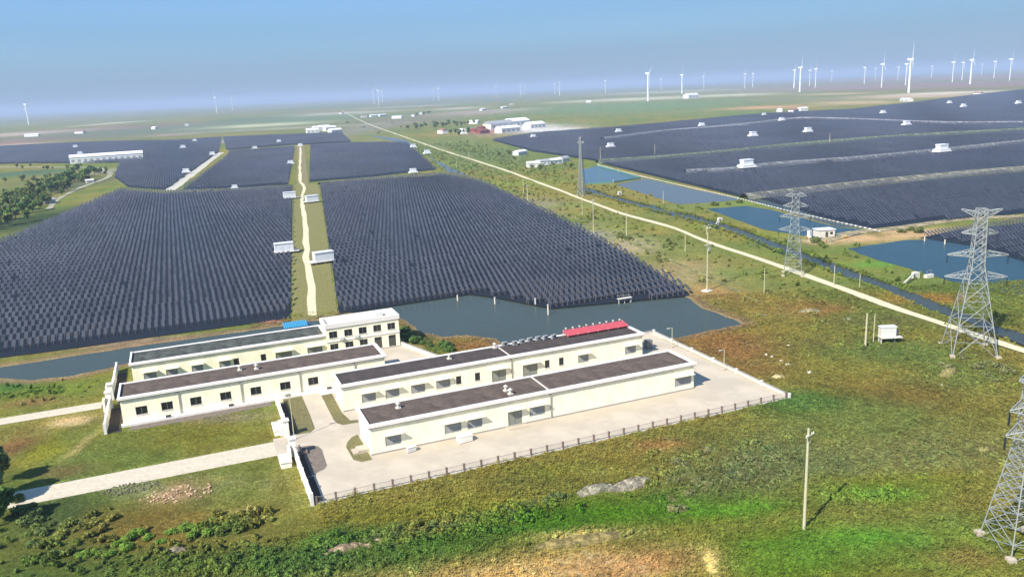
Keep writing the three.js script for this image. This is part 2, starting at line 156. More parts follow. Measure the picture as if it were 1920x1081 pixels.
// ---------------------------------------------------------------- what covers the ground: colours as measured in sun, turned into base colours
const LIT = [1.14, 1.16, 1.18], lin = (r, g, b) => { const c = S(r, g, b); return [c.r / LIT[0], c.g / LIT[1], c.b / LIT[2]]; };
const OLIVE = lin(142, 132, 66), GREEN = lin(112, 126, 60), MUD = lin(150, 126, 96);
const COVER = [   // [x, z, across, along, colour, strength]: patches of soil, straw, meadow and crop
  [[60.77,-67.29,10.71,6.39], [86,124,28], 1], [[75.71,-61.71,16.44,6.19], [104,132,52], .85], [[54.35,-84.8,18.67,6.54], [90,124,32], .95], [[36.74,-87.58,18.01,4.24], [80,120,30], 1], [[22.75,-88.96,12.68,4.7], [86,116,44], 1], [[7.73,-93.82,14.53,5.59], [84,110,52], 1], [[-8.21,-101.12,10.65,5.3], [94,112,52], 1], [[-20.54,-105.97,9.31,5.55], [88,106,50], 1],
  [[32.5,-78.07,20.04,3.9], [190,164,108], 1], [[42.61,-73.28,8.09,3.24], [186,150,104], .9], [[41.63,-82.08,7.39,1.25], [196,180,118], .9], [[52.17,-69.49,1.12,2.87], [214,198,138], .95],
  [[79.75,-86.94,20.58,12.02], [112,124,80], .9], [[68.35,-87.11,8.42,6.73], [104,108,74], .8], [[96.75,-83.13,17,10.09], [128,130,80], .8], [[87.29,-74.54,13.98,3.32], [132,134,52], .8], [[81.26,-73.41,10.01,3.72], [104,136,48], .8], [[81.24,-65,11.31,4.12], [116,132,62], .8], [[78.56,-59.02,5.61,2.44], [134,116,66], .8],
  [[113.3,-99.32,14.17,10.41], [126,106,58], .9], [[112.89,-114.11,15.47,10.79], [142,136,66], .9], [[94.71,-103.84,10.2,6.56], [88,126,62], .95], [[101.19,-93.61,15,7.07], [114,128,68], .9], [[92.11,-93.57,13.76,4.39], [122,130,70], .7], [[129.8,-101.07,10.94,12.51], [120,130,70], .8],
  [[103.18,-135.16,11.9,11.79], [148,116,72], 1], [[99.86,-121.54,7.31,6.3], [142,118,70], .9], [[104.32,-143.32,7.11,4.79], [156,120,72], .9], [[123.61,-125.31,5.62,3.75], [158,118,72], .9], [[139.79,-149.21,9.13,5.01], [152,112,72], 1], [[132.89,-156.44,18.62,11.32], [150,132,74], .8], [[125.06,-122.36,13.31,9.23], [110,124,64], .8], [[131.41,-114.63,14.03,7.14], [112,130,70], .8], [[143.39,-134.46,13.47,6.35], [122,120,72], .8],
  [[136.52,-198.49,15.09,18.63], [166,146,104], .95], [[143.56,-244.4,13.14,15.77], [172,158,122], .9], [[145.63,-276.12,12.42,19.08], [158,152,128], .9], [[157.62,-358.9,15.54,26.02], [150,144,118], .9], [[128.42,-176.72,8.64,9.44], [172,138,86], .9], [[156.09,-223.95,12.5,10.84], [128,134,70], .9], [[150.52,-189.16,12.53,9.88], [118,132,68], .9], [[169.9,-316.7,14.21,12.47], [136,136,72], .8],
  [[184.67,-451.1,38.4,19.81], [138,142,66], .9], [[163.32,-277.91,25.47,10.07], [136,138,66], .9], [[173.83,-345.3,20.38,10.79], [132,140,72], .8], [[180.72,-285.88,19.9,8.23], [118,124,60], .8], [[222.18,-607.4,33.73,29.49], [140,144,74], .9], [[187.88,-259.12,12.42,9.75], [130,136,56], .9], [[194.29,-232.8,13.5,8.62], [132,136,58], .9], [[197.69,-304,11.8,7.83], [138,140,66], .8],
  [[175.14,-181.25,29.98,14.81], [132,132,62], .8], [[178.21,-203.05,10.29,6.86], [110,132,60], .8], [[187.59,-177.26,9.5,5.31], [104,146,60], .9], [[168.2,-141.61,10.61,5.45], [166,130,70], .9], [[166.57,-120.38,7.18,6.45], [112,120,58], .9], [[235.02,-300.3,16.98,10.14], [120,140,66], .9], [[215.8,-309.9,21.94,16.85], [124,134,70], .8],
  [[212.27,-210.5,14.72,9.12], [210,172,126], 1], [[233.96,-203.33,16.64,6.32], [200,166,120], 1], [[200.49,-212.97,4.38,5.91], [214,180,150], 1], [[237.65,-211.18,17.14,5.56], [196,166,122], 1], [[224.5,-212.98,3.77,5.36], [120,110,58], .8],
  [[-2.55,-141.56,15.62,7.96], [126,124,52], 1], [[-2.28,-149.92,12.6,2.76], [140,128,104], .8], [[-26.31,-146.96,3.93,5.54], [134,134,44], .9], [[-31.78,-152.25,3.65,5.33], [134,104,66], .9], [[-23.05,-159.25,4.29,2.65], [214,186,140], .8], [[-20.27,-146.6,0.91,5.58], [196,176,120], .6], [[-22.47,-136.55,5.05,3.09], [124,108,72], .8],
  [[-8.27,-110.42,15.85,7.15], [130,112,56], 1], [[-5.81,-119.72,4.69,3.62], [186,154,126], .8], [[-12.41,-124.42,4.37,2.86], [150,154,112], .9], [[1.23,-119.23,4.77,2.57], [142,140,84], .8], [[2.37,-109.79,1.93,0.96], [186,168,116], .9], [[7.2,-116.13,1.9,4.67], [152,144,84], .6], [[-23,-121.93,7.54,7.88], [82,98,54], .95], [[9.07,-103.16,4.31,2.94], [126,124,60], .9], [[-0.35,-105.64,4.27,2.06], [82,100,46], .9],
  [[25.45,-97.98,17.46,3.52], [132,130,54], 1], [[19,-95.84,11.89,2.45], [130,116,62], .9], [[41.52,-98.31,9.21,3.58], [122,122,60], .9], [[54.73,-100.13,13.77,4.38], [136,126,62], .9], [[63.67,-100.08,4.99,2.33], [164,128,80], .9], [[49.54,-98.85,3.95,1.38], [178,158,104], .6], [[73.2,-100.19,7.69,4.15], [124,124,62], .8],
  [[-28.62,-178.25,11.82,7.97], [122,136,58], 1], [[-37.02,-187.44,6.65,5.51], [86,122,56], .95], [[-31.91,-174.51,6.26,2.76], [150,124,80], .8],
  [[53.24,-165.71,8.96,4.74], [160,124,78], 1], [[47.56,-165.5,3.54,3.86], [112,128,60], 1], [[46.64,-172.79,2.44,3.31], [80,92,60], .8],
  [[-8.95,-205.54,42.33,4.91], [156,134,110], .9], [[18.21,-208.8,4.1,2.67], [178,132,116], 1],
  [[-113.39,-737.5,50.24,102.27], [120,124,72], .9], [[-99.28,-616.2,21,63.24], [132,124,70], .8], [[-131.74,-867.2,54.02,38.48], [80,110,84], .9], [[-74.59,-480.3,22.04,58.63], [62,78,48], 1], [[-68.43,-694.3,20.19,81.72], [92,100,70], .9], [[-59.31,-810,11.86,48.36], [150,148,120], .9], [[-256.48,-1880.1,127.41,330.7], [168,126,108], 1], [[-361.2,-2406,134.85,234.34], [206,178,160], .9], [[-181.54,-1311,44.54,105.34], [126,104,116], .6], [[-257.57,-1642.7,55.25,81.63], [206,180,170], .8],
  [[-22.4,-2105.9,375.4,490.9], [112,118,96], 1], [[324.8,-2300.2,318.8,498], [116,132,92], 1], [[209.36,-2008.8,149.9,134.78], [196,196,160], .9], [[-192.55,-3335.4,58.19,230.22], [214,206,190], .9], [[70.02,-1272.5,124.72,53.11], [168,160,158], .7],
  [[480.5,-1777,164.69,401.6], [128,124,96], .9], [[323.1,-1449.7,56.69,369.3], [140,138,120], .8], [[249.45,-1032.8,40.81,130.81], [130,134,84], .9], [[773.1,-2092.5,128.98,288.02], [178,158,146], .9], [[928.3,-2722.9,110.63,188.62], [198,186,166], .8], [[274.88,-867.9,52.97,137.01], [122,132,78], .9], [[472.1,-1103,69.74,134.16], [214,208,200], 1], [[477.3,-1006,43.12,57.25], [224,220,214], .9], [[408.1,-1076.5,29.76,107.8], [176,124,112], .9], [[261.12,-671.9,56.29,138.13], [112,126,74], .9],
  [[570.6,-2970.3,228.62,256.76], [196,196,180], .7], [[-292.83,-2541.9,202.35,131.22], [190,176,160], .7], [[8.74,-1700.6,61.12,61.55], [170,150,140], .7], [[263.04,-2823.8,157.05,265.02], [96,118,84], .8], [[911.2,-2123.5,89.06,121.95], [200,180,166], .8], [[2813.7,-4328.8,454.2,755.6], [190,190,150], .7], [[2559.8,-2956.1,284.48,414.5], [170,150,130], .7], [[6232.8,-6029.5,607.8,3212.6], [150,118,106], .8],
  [[18.1,-98.1,8.53,1.41], [96,116,50], .6], [[13.64,-97.07,6.94,2.71], [88,122,50], .9], [[47.6,-85.86,9.92,1.96], [84,122,28], .9], [[70.33,-67.05,7.81,3.05], [92,138,44], .8], [[61.81,-78.6,8.39,2.24], [96,140,40], .8], [[46.74,-100.32,9.5,2.43], [128,132,54], .7],
  [[217.08,-1696.3,213.14,64.8], [176,172,150], .6], [[1446.8,-2851.4,122.61,232.52], [190,186,150], .6], [[1005.5,-3701.6,293.07,249.53], [180,170,160], .7], [[-109.42,-2574.5,241.35,172.75], [140,112,104], .7], [[1590.3,-4470,364.4,515.3], [120,132,116], .7], [[1838.4,-1937.7,95.72,151.46], [200,180,140], .8], [[1418.6,-1845.2,172.84,179.36], [118,140,84], .8],
  [[1071.4,-1817.3,348.7,655], [116,138,90], 1], [[1647.5,-2715.7,261.41,343.1], [206,202,170], .9], [[1915.6,-2523.4,176.47,277], [206,202,170], .9], [[1451.2,-1636.3,158.92,314.4], [134,134,90], 1], [[1069,-1292.3,92.65,92.31], [206,162,118], 1], [[1261.8,-1271.2,85.03,135.99], [196,172,130], .9], [[1574.2,-1396.3,145.38,182.21], [196,172,140], 1], [[1765.7,-1473,156.31,133.19], [226,210,190], .9], [[2809.5,-2548.4,481.4,1725.5], [148,124,112], 1], [[4555.8,-3551.4,511.7,3150.2], [150,124,112], 1],
];
const coverIdx = COVER.map((c) => [c[0][0], c[0][1], 1 / c[0][2], 1 / c[0][3], lin(...c[1]), c[2], Math.max(c[0][2], c[0][3]) * 2.2]);
const CH = 0.9277, SH = 0.3735;                                   // heading of the view, for patches seen lengthwise
const pondArea = new Area(POND), stripArea = new Area(STRIP), compoundArea = new Area(COMPOUND);
function cover(x, z, out) {
  const big = fbm(x * 0.011, z * 0.011), med = fbm(x * 0.06 + 9, z * 0.06), k = smooth(0.35, 0.65, big * 0.55 + med * 0.45);
  const wx = x + 5 * (fbm(x * 0.09, z * 0.09 + 40) - 0.5), wz = z + 5 * (fbm(x * 0.09 + 70, z * 0.09) - 0.5);
  let r = OLIVE[0] * k + GREEN[0] * (1 - k), g = OLIVE[1] * k + GREEN[1] * (1 - k), b = OLIVE[2] * k + GREEN[2] * (1 - k);
  for (const c of coverIdx) {
    const dx = wx - c[0], dz = wz - c[1]; if (Math.abs(dx) > c[6] || Math.abs(dz) > c[6]) continue;
    const a = (dx * CH + dz * SH) * c[2], l = (dx * -SH + dz * CH) * c[3], d = a * a + l * l; if (d > 4) continue;
    const w = c[5] * Math.min(1, 1.25 * Math.exp(-d * 1.35)) * (0.75 + 0.5 * med > 1 ? 1 : 0.75 + 0.5 * med); r += (c[4][0] - r) * w; g += (c[4][1] - g) * w; b += (c[4][2] - b) * w;
  }
  for (const [A, P] of [[pondArea, POND], [stripArea, STRIP]]) if (A.near(x, z, 4)) { const e = edgeDist(P, x, z), w = 0.8 * (1 - smooth(0.6, 3.2, e * (0.6 + 0.8 * med))); r += (MUD[0] - r) * w; g += (MUD[1] - g) * w; b += (MUD[2] - b) * w; }
  const f = 0.76 + 0.48 * fbm(x * 0.35, z * 0.35 + 3, 3), ft = 1 + 0.12 * (vnoise(x * 0.5, z * 0.5) - 0.5);
  out[0] = r * f * ft; out[1] = g * f; out[2] = b * f / ft; return out;
}
const CALM = new Area([[-140, -60], [120, -60], [150, -240], [-160, -240]]);
function gh(x, z) {                                               // height of the ground
  let y = 0;
  if (pondArea.near(x, z, 0) && pondArea.has(x, z)) return -1.0 * smooth(0, 3, edgeDist(POND, x, z));
  if (stripArea.near(x, z, 0) && stripArea.has(x, z)) return -1.0 * smooth(0, 3, edgeDist(STRIP, x, z));
  const D = Math.hypot(x, z); if (D > 260) return 0;
  const dc = compoundArea.has(x, z) ? 0 : compoundArea.near(x, z, 8) ? edgeDist(COMPOUND, x, z) : 9;
  const road = Math.min(Math.abs(z + 128.6), Math.abs(z + 165.2)), dr = x < 14 ? Math.max(0, road - 3.5) : 9;
  const a = smooth(0.5, 7, dc) * smooth(0.3, 5, dr) * (1 - smooth(170, 255, D));
  return -0.55 * a * fbm(x * 0.07, z * 0.07 + 5, 3);
}
// ---------------------------------------------------------------- ground
const groundTex = noiseTex(1024, 64, 0.62, 1.0, 5);
{
  const xs = [], zs = []; let x = 0; while (x < 26000) { xs.push(x); x += Math.max(0.7, 0.7 + 0.013 * (x - 95)); } xs.push(26000);
  const X = [...xs.slice(1).reverse().map((v) => -v), ...xs];
  let zc = -420; while (zc < 52) { zs.push(zc); zc += zc < 30 ? 15 : 2; } while (zc < 26000) { zs.push(zc); zc += Math.max(0.7, zc * zc * 1.9e-5); } zs.push(26000);
  const nx = X.length, nz = zs.length, pos = new Float32Array(nx * nz * 3), col = new Float32Array(nx * nz * 3), uv = new Float32Array(nx * nz * 2), idx = new Uint32Array((nx - 1) * (nz - 1) * 6), c = [0, 0, 0];
  for (let j = 0, n = 0; j < nz; j++) for (let i = 0; i < nx; i++, n++) {
    const a = X[i], d = zs[j], wx = a * CH + d * SH, wz = a * SH - d * CH;
    pos[3 * n] = wx; pos[3 * n + 1] = gh(wx, wz); pos[3 * n + 2] = wz; uv[2 * n] = wx; uv[2 * n + 1] = wz;
    cover(wx, wz, c); for (let q = 0; q < 3; q++) col[3 * n + q] = Math.min(1, c[q] / 0.72);
  }
  let k = 0; for (let j = 0; j < nz - 1; j++) for (let i = 0; i < nx - 1; i++) { const a = j * nx + i, b = a + 1, e = a + nx, f = e + 1; idx[k++] = a; idx[k++] = b; idx[k++] = f; idx[k++] = a; idx[k++] = f; idx[k++] = e; }
  const g = new THREE.BufferGeometry(); g.setAttribute('position', new THREE.BufferAttribute(pos, 3)); g.setAttribute('color', new THREE.BufferAttribute(col, 3)); g.setAttribute('uv', new THREE.BufferAttribute(uv, 2)); g.setIndex(new THREE.BufferAttribute(idx, 1)); g.computeVertexNormals();
  const o = new THREE.Mesh(g, new THREE.MeshPhysicalMaterial({ vertexColors: true, roughness: 1, specularIntensity: 0.1, map: rep(groundTex, 14), bumpMap: rep(texFine, 4), bumpScale: 0.06 }));
  o.name = numbered('ground'); o.receiveShadow = true; o.userData.kind = 'structure'; scene.add(o);
  console.log('ground', nx, nz, nx * nz);
}
// ---------------------------------------------------------------- water
sheet('pond', POND, -0.22, M.pond); sheet('water_channel', STRIP, -0.22, M.pond);
for (const k of Object.keys(FIELDS)) sheet('pond', FIELDS[k], k === 'west' || k === 'east' ? 0.02 : 0.1, M.dark);
sheet('pond', roughen(PONDS.first, 4, 0.8), 0.06, M.blueWater); sheet('pond', roughen(PONDS.second, 4, 0.8), 0.06, M.blueWater); sheet('pond', roughen(PONDS.third, 4, 0.8), 0.06, M.teal); sheet('pond', roughen(PONDS.fourth, 4, 0.8), 0.05, M.greyWater); sheet('pond', roughen(PONDS.under, 4, 0.8), 0.05, M.canal);
ribbon('canal', CANAL, 6.6, 0.05, M.canal, 0.7);
sheet('pond', [[264.27,-1189.6], [268.68,-1000.6], [202.78,-665.3], [180.69,-516.1], [178.95,-556.6], [240.57,-854.3]], 0.1, M.greyWater);

// ---------------------------------------------------------------- roads, paving
sheet('road', [[-140, -127.2], [9, -125.6], [9, -131.4], [-140, -131.6]], 0.03, M.roadway);
sheet('road', [[-140, -163.6], [-19, -163.4], [-19, -167.1], [-140, -167.3]], 0.03, M.roadway);
const arc = (pts) => pts;
const ISLE = {
  gravel: [[12.2, -115.5], [14.9, -117], [15.5, -118], [15.8, -124.5], [15.4, -126.1], [14.6, -126.9], [12.2, -127.4]], north: [[12.9, -132.4], [15.2, -132.3], [16.2, -133.6], [16.4, -140], [16.5, -151], [12.9, -151]],
  east: [[19.9, -151.2], [19.8, -136], [20.0, -134.3], [20.8, -132.8], [23.6, -132.7], [23.6, -133.9], [22.4, -134.2], [21.8, -138.4], [21.9, -151.2]], small: [[19.6, -118.2], [19.5, -123.5], [20.1, -125.4], [21.2, -127], [22.3, -127.6], [22.3, -116.8], [20.6, -116.8]],
};
sheet('pavement', [[11.6, -106.9], [94.3, -106.9], [94.3, -151], [48, -150], [47, -163], [41.6, -172], [34, -172], [12, -151.4]].map((p) => p), 0.06, M.concrete, Object.values(ISLE));
sheet('pavement', [[9, -124.2], [11.6, -124.2], [11.6, -132.6], [9, -132.6]], 0.05, M.concrete);
const wallShadeMat = std(S(70, 58, 48), 1, { map: rep(texFine, 2) });  // ground brown darkened to carry the shadow of the boundary walls
for (const b of [[11.6, -107, 13.0, -115.4], [11.6, -115.5, 12.8, -124], [11.7, -133, 13.1, -148.5], [-17.1, -149, -14.9, -162], [-17.1, -168.5, -15.2, -184]]) sheet('soil_bed', [[b[0], b[1]], [b[2], b[1]], [b[2], b[3]], [b[0], b[3]]], 0.075, wallShadeMat);  // dark strips beside the walls, wall shadow painted into the ground colour
sheet('gravel_bed', ISLE.gravel, 0.045, M.gravel); const lawnMat = std(new THREE.Color(...lin(140, 132, 82)), 1, { map: rep(groundTex, 8) });
for (const k of ['north', 'east', 'small']) sheet('lawn', ISLE[k], 0.045, lawnMat);
sheet('gravel_bed', [[-13.5, -148.6], [10.8, -148.6], [10.8, -151.8], [-13.5, -151.8]], 0.02, M.gravel);
ribbon('dirt_road', ROADLINE, 2.5, 0.07, M.dust, 0.45);
ribbon('dirt_road', [[287.1,-969.8], [233,-691], [200.86,-518.5], [161.48,-367.6], [156.05,-305.3], [142.72,-222.6], [137.62,-189.47], [131.92,-161.31]], 1.5, 0.06, std(new THREE.Color(...lin(166, 160, 92)), 1, { map: rep(texRough, 9) }), 0.5);
sheet('path', roughen([[22.22,-205.81], [34.06,-206.72], [63.93,-402.5], [85.26,-546.6], [72.15,-559.2], [50.75,-413.2]], 4, 0.6), 0.07, std(new THREE.Color(...lin(152, 146, 78)), 1, { map: rep(groundTex, 10) }));
sheet('path', [[73.07,-558.3], [79.81,-551.9], [148.83,-1031.1], [141.95,-1041.4]], 0.07, std(new THREE.Color(...lin(160, 146, 92)), 1, { map: rep(groundTex, 10) }));
ribbon('path', [[27.88,-209.31], [30.61,-228.31], [34.55,-257.33], [39.21,-294.49], [46.33,-342.7], [55.41,-409.4], [64.04,-473.3], [74.8,-537], [77.9,-574.7], [90.25,-662.4], [118.81,-855.7], [141.68,-1012.9]], 2.0, 0.12, M.dust, 0.5);
ribbon('dirt_road', [[-5.74,-585.6], [11.5,-711.3], [49.48,-989.3]], 6.5, 0.14, std(new THREE.Color(...lin(196, 190, 172)), 1), 0.3);
ribbon('dirt_road', [[201.19,-212.46], [219.63,-217.94], [243.55,-216.54], [269.69,-215.87], [293.71,-208.07], [363.5,-187.44]], 5, 0.15, M.track, 0.4);
const LANES = [   // grassy dykes between the ponds of the lake field
  [[[246.77,-313.4], [280.74,-314], [350.6,-313.8], [426.6,-305], [521.2,-272.02]], 1.9, 2.3, [150, 150, 136]], [[[286.41,-532.4], [364.3,-523.9], [477.6,-536.4], [584.4,-532], [698,-502.9], [920.4,-486.2]], 2.4, 2.4, [124, 138, 116]],
  [[[289.93,-425.2], [324.9,-414.8], [349.7,-421.1], [412.4,-412.7], [488.3,-412], [580.4,-417.1], [771.5,-406.3]], 1.9, 2.5, [148, 152, 156]], [[[525.9,-809], [655.6,-831], [775.2,-872.6], [771.8,-759.2], [753,-625.1], [776.5,-560.1]], 4, 2.6, [166, 166, 176]], [[[414.1,-757.1], [534.8,-811.6], [640.6,-811.9]], 3.5, 2.5, [150, 156, 164]], [[[85.88,-542], [119.77,-550.8], [166.53,-539.9]], 3.2, 1.4, [140, 140, 90]], [[[-1.88,-574.7], [29.88,-552.8], [67.62,-543.8]], 4, 1.2, [116, 122, 84]],
];
for (const [l, w, y, c] of LANES) ribbon('dyke_path', l, w, y, std(new THREE.Color(...lin(...c)), 1, { map: rep(texRough, 12) }), 0.3, 2.5);
// ---------------------------------------------------------------- buildings
function wallFace(w, h, holes, t) {                               // a wall in the xy plane with real openings, front face at z = 0, t thick
  const s = new THREE.Shape([new THREE.Vector2(0, 0), new THREE.Vector2(w, 0), new THREE.Vector2(w, h), new THREE.Vector2(0, h)]);
  for (const [x0, x1, y0, y1] of holes) s.holes.push(new THREE.Path([new THREE.Vector2(x0, y0), new THREE.Vector2(x0, y1), new THREE.Vector2(x1, y1), new THREE.Vector2(x1, y0)]));
  return new THREE.ExtrudeGeometry(s, { depth: t, bevelEnabled: false }).translate(0, 0, -t);
}
function windowUnit(root, x0, x1, y0, y1, panes, z = 0, frameMat = M.frame) {   // frame, sill and panes set back in an opening
  const f = 0.07, d = z - 0.16, g = [bx(x0, x1, y1 - f, y1, d - 0.04, d + 0.04), bx(x0, x1, y0, y0 + f, d - 0.04, d + 0.04)];
  const n = panes, w = (x1 - x0) / n;
  for (let k = 0; k <= n; k++) { const xx = Math.min(x1 - f, Math.max(x0, x0 + k * w - f / 2)); g.push(bx(xx, xx + f, y0 + f, y1 - f, d - 0.04, d + 0.04)); }
  const win = part('window', g, frameMat, root);
  for (let k = 0; k < n; k++) part('pane', bx(x0 + k * w + f / 2, x0 + (k + 1) * w - f / 2, y0 + f / 2, y1 - f / 2, d - 0.035, d - 0.015), M.glass, win);
  part('sill', bx(x0 - 0.08, x1 + 0.08, y0 - 0.09, y0, z - 0.2, z + 0.1), M.trim, win); return win;
}
function louvre(root, x0, x1, y0, y1) {                           // a grey ventilation grille in an opening
  const o = part('ventilation_grille', [bx(x0, x1, y0, y1, -0.27, -0.2)], M.fargrey, root), g = [];
  for (let y = y0 + 0.06; y < y1; y += 0.16) g.push(box(x1 - x0, 0.03, 0.12, (x0 + x1) / 2, y, -0.12)); part('slat', g, M.ac, o); return o;
}
function bay(root, kind, x, w) {                                  // what stands on a long facade: door or grille under a canopy, with its step
  if (kind === 'door') { const d = part('door', [bx(x - w / 2, x - 0.03, 0.2, 2.7, -0.2, -0.13), bx(x + 0.03, x + w / 2, 0.2, 2.7, -0.2, -0.13)], M.door, root); part('handle', bx(x + 0.06, x + 0.12, 1.2, 1.5, -0.13, -0.08), M.steel, d); }
  if (kind === 'grille') louvre(root, x - w / 2, x + w / 2, 1.0, 2.9);
  part('canopy', [bx(x - w / 2 - 0.3, x + w / 2 + 0.3, 3.0, 3.1, 0, 0.8), bx(x - w / 2 - 0.3, x + w / 2 + 0.3, 3.1, 3.16, 0.7, 0.8)], M.cream, root);
  if (kind === 'door') { part('step', [bx(x - w / 2 - 0.5, x + w / 2 + 0.5, 0, 0.18, 0, 1.5)], M.concrete, root); }
}
const holeOf = (kind, x, w) => kind === 'door' ? [x - w / 2, x + w / 2, 0.2, 2.7] : kind === 'grille' ? [x - w / 2, x + w / 2, 1.0, 2.9] : kind === 'slit' ? [x - 0.55, x + 0.55, 1.3, 2.9] : [x - w / 2, x + w / 2, 1.5, 3.0];
function longHall(name, label, u0, u1, v0, depth, h, items, joints, roofMat, opt = {}) {
  const b = thing(name, label, 'building', [u0, 0, -v0]), L = u1 - u0, t = 0.28;
  part('wall', wallFace(L, h - 0.3, items.map(([k, x, w]) => holeOf(k, x, w)), t), M.cream, b);
  part('wall', bx(0, L, 0, h - 0.3, -depth, -depth + t), M.cream, b);
  const winE = opt.endWindow ? 1 : 0;
  part('wall', bx(0, t, 0, h - 0.3, -depth + t, -t), opt.endMat || M.white, b); part('wall', bx(L - t, L, 0, h - 0.3, -depth + t, -t), M.cream, b);
  part('plinth', [bx(-0.12, L + 0.12, 0, 0.28, 0, 0.14)], M.joint, b);
  // flat roof of bitumen bays between a cornice all round
  const cuts = [0.05, ...joints, L - 0.35], roof = [];
  for (let k = 0; k < cuts.length - 1; k++) { const r = part('roof', bx(cuts[k] + (k ? 0.14 : 0), cuts[k + 1] - (k < cuts.length - 2 ? 0.14 : 0), h - 0.35, h - 0.06, -depth + 0.3, -0.45), roofMat, b); roof.push(r); }
  for (const j of joints) part('expansion_joint', bx(j - 0.14, j + 0.14, h - 0.35, h + 0.03, -depth + 0.3, -0.45), M.pale, b);
  part('cornice', [bx(-0.4, L + 0.4, h - 0.3, h + 0.1, -0.45, 0.42), bx(-0.4, L + 0.4, h - 0.3, h + 0.04, -depth - 0.35, -depth + 0.3), bx(-0.3, 0.05, h - 0.3, h + 0.3, -depth + 0.3, -0.45), bx(L - 0.35, L + 0.4, h - 0.3, h + 0.07, -depth + 0.3, -0.45)], M.trim, b);
  part('gutter', [bx(-0.3, L + 0.3, h - 0.5, h - 0.3, 0, 0.2)], M.joint, b);
  for (const j of opt.pipes || joints) part('downpipe', [cyl(0.09, 0.09, h - 0.5, j, 0, 0.14, 6), box(0.26, 0.3, 0.22, j, h - 0.62, 0.14)], M.joint, b);
  for (const [k, x, w, n] of items) { if (k === 'window') windowUnit(b, x - w / 2, x + w / 2, 1.5, 3.0, n || 2); else if (k === 'slit') windowUnit(b, x - 0.55, x + 0.55, 1.3, 2.9, 1); else bay(b, k, x, w); }
  return b;
}
const hallA = longHall('long_hall', 'cream flat-roofed long hall nearest the front fence, with a brown roof split in two', 22.6, 82.9, 118.4, 8.2, 5.0, [['grille', 3.6, 2.6], ['grille', 13.6, 2.9], ['grille', 17.4, 2.6], ['door', 24.6, 2.6], ['grille', 28.7, 2.9], ['grille', 58.0, 3.6]], [31.2], M.roof);
const hallB = longHall('long_hall', 'cream long hall behind the nearest one, with dark roof and red sheeting on it', 22.2, 84.4, 138.8, 7.4, 5.0, [['grille', 4.7, 2.6], ['grille', 9.1, 2.6], ['grille', 14, 2.7], ['grille', 18.9, 2.8], ['slit', 22, 1], ['slit', 25.8, 1], ['door', 30.2, 3.0], ['door', 36.8, 3.2], ['slit', 40.5, 1], ['slit', 43.6, 1], ['grille', 48.5, 2.4], ['grille', 59.4, 2.6]], [32.8], M.roofBlack);
const hallC = longHall('long_hall', 'cream hall with a row of eight square dark windows beside the left gate', -14.6, 33.2, 151.9, 8.4, 5.1, [-11.35, -7.1, -2.2, 3.0, 8.4, 13.8, 19.05, 23.9].map((x) => ['window', x + 14.6, 1.95, 2]), [], M.roof, { pipes: [9.6, 20.4, 31.2, 41.8], endMat: M.cream });
const hallD = longHall('long_hall', 'cream hall behind the windowed one, joined to the two-storey block', -13.5, 25.3, 172.5, 8.4, 5.1, [['grille', 3.2, 2.4], ['grille', 7.3, 2.2], ['grille', 12.2, 2.2], ['grille', 17.6, 2.2], ['slit', 19.9, 1], ['slit', 25.4, 1], ['door', 29.6, 3.4], ['door', 36.2, 3.2]], [], M.roofGreen, { pipes: [], endMat: M.cream });
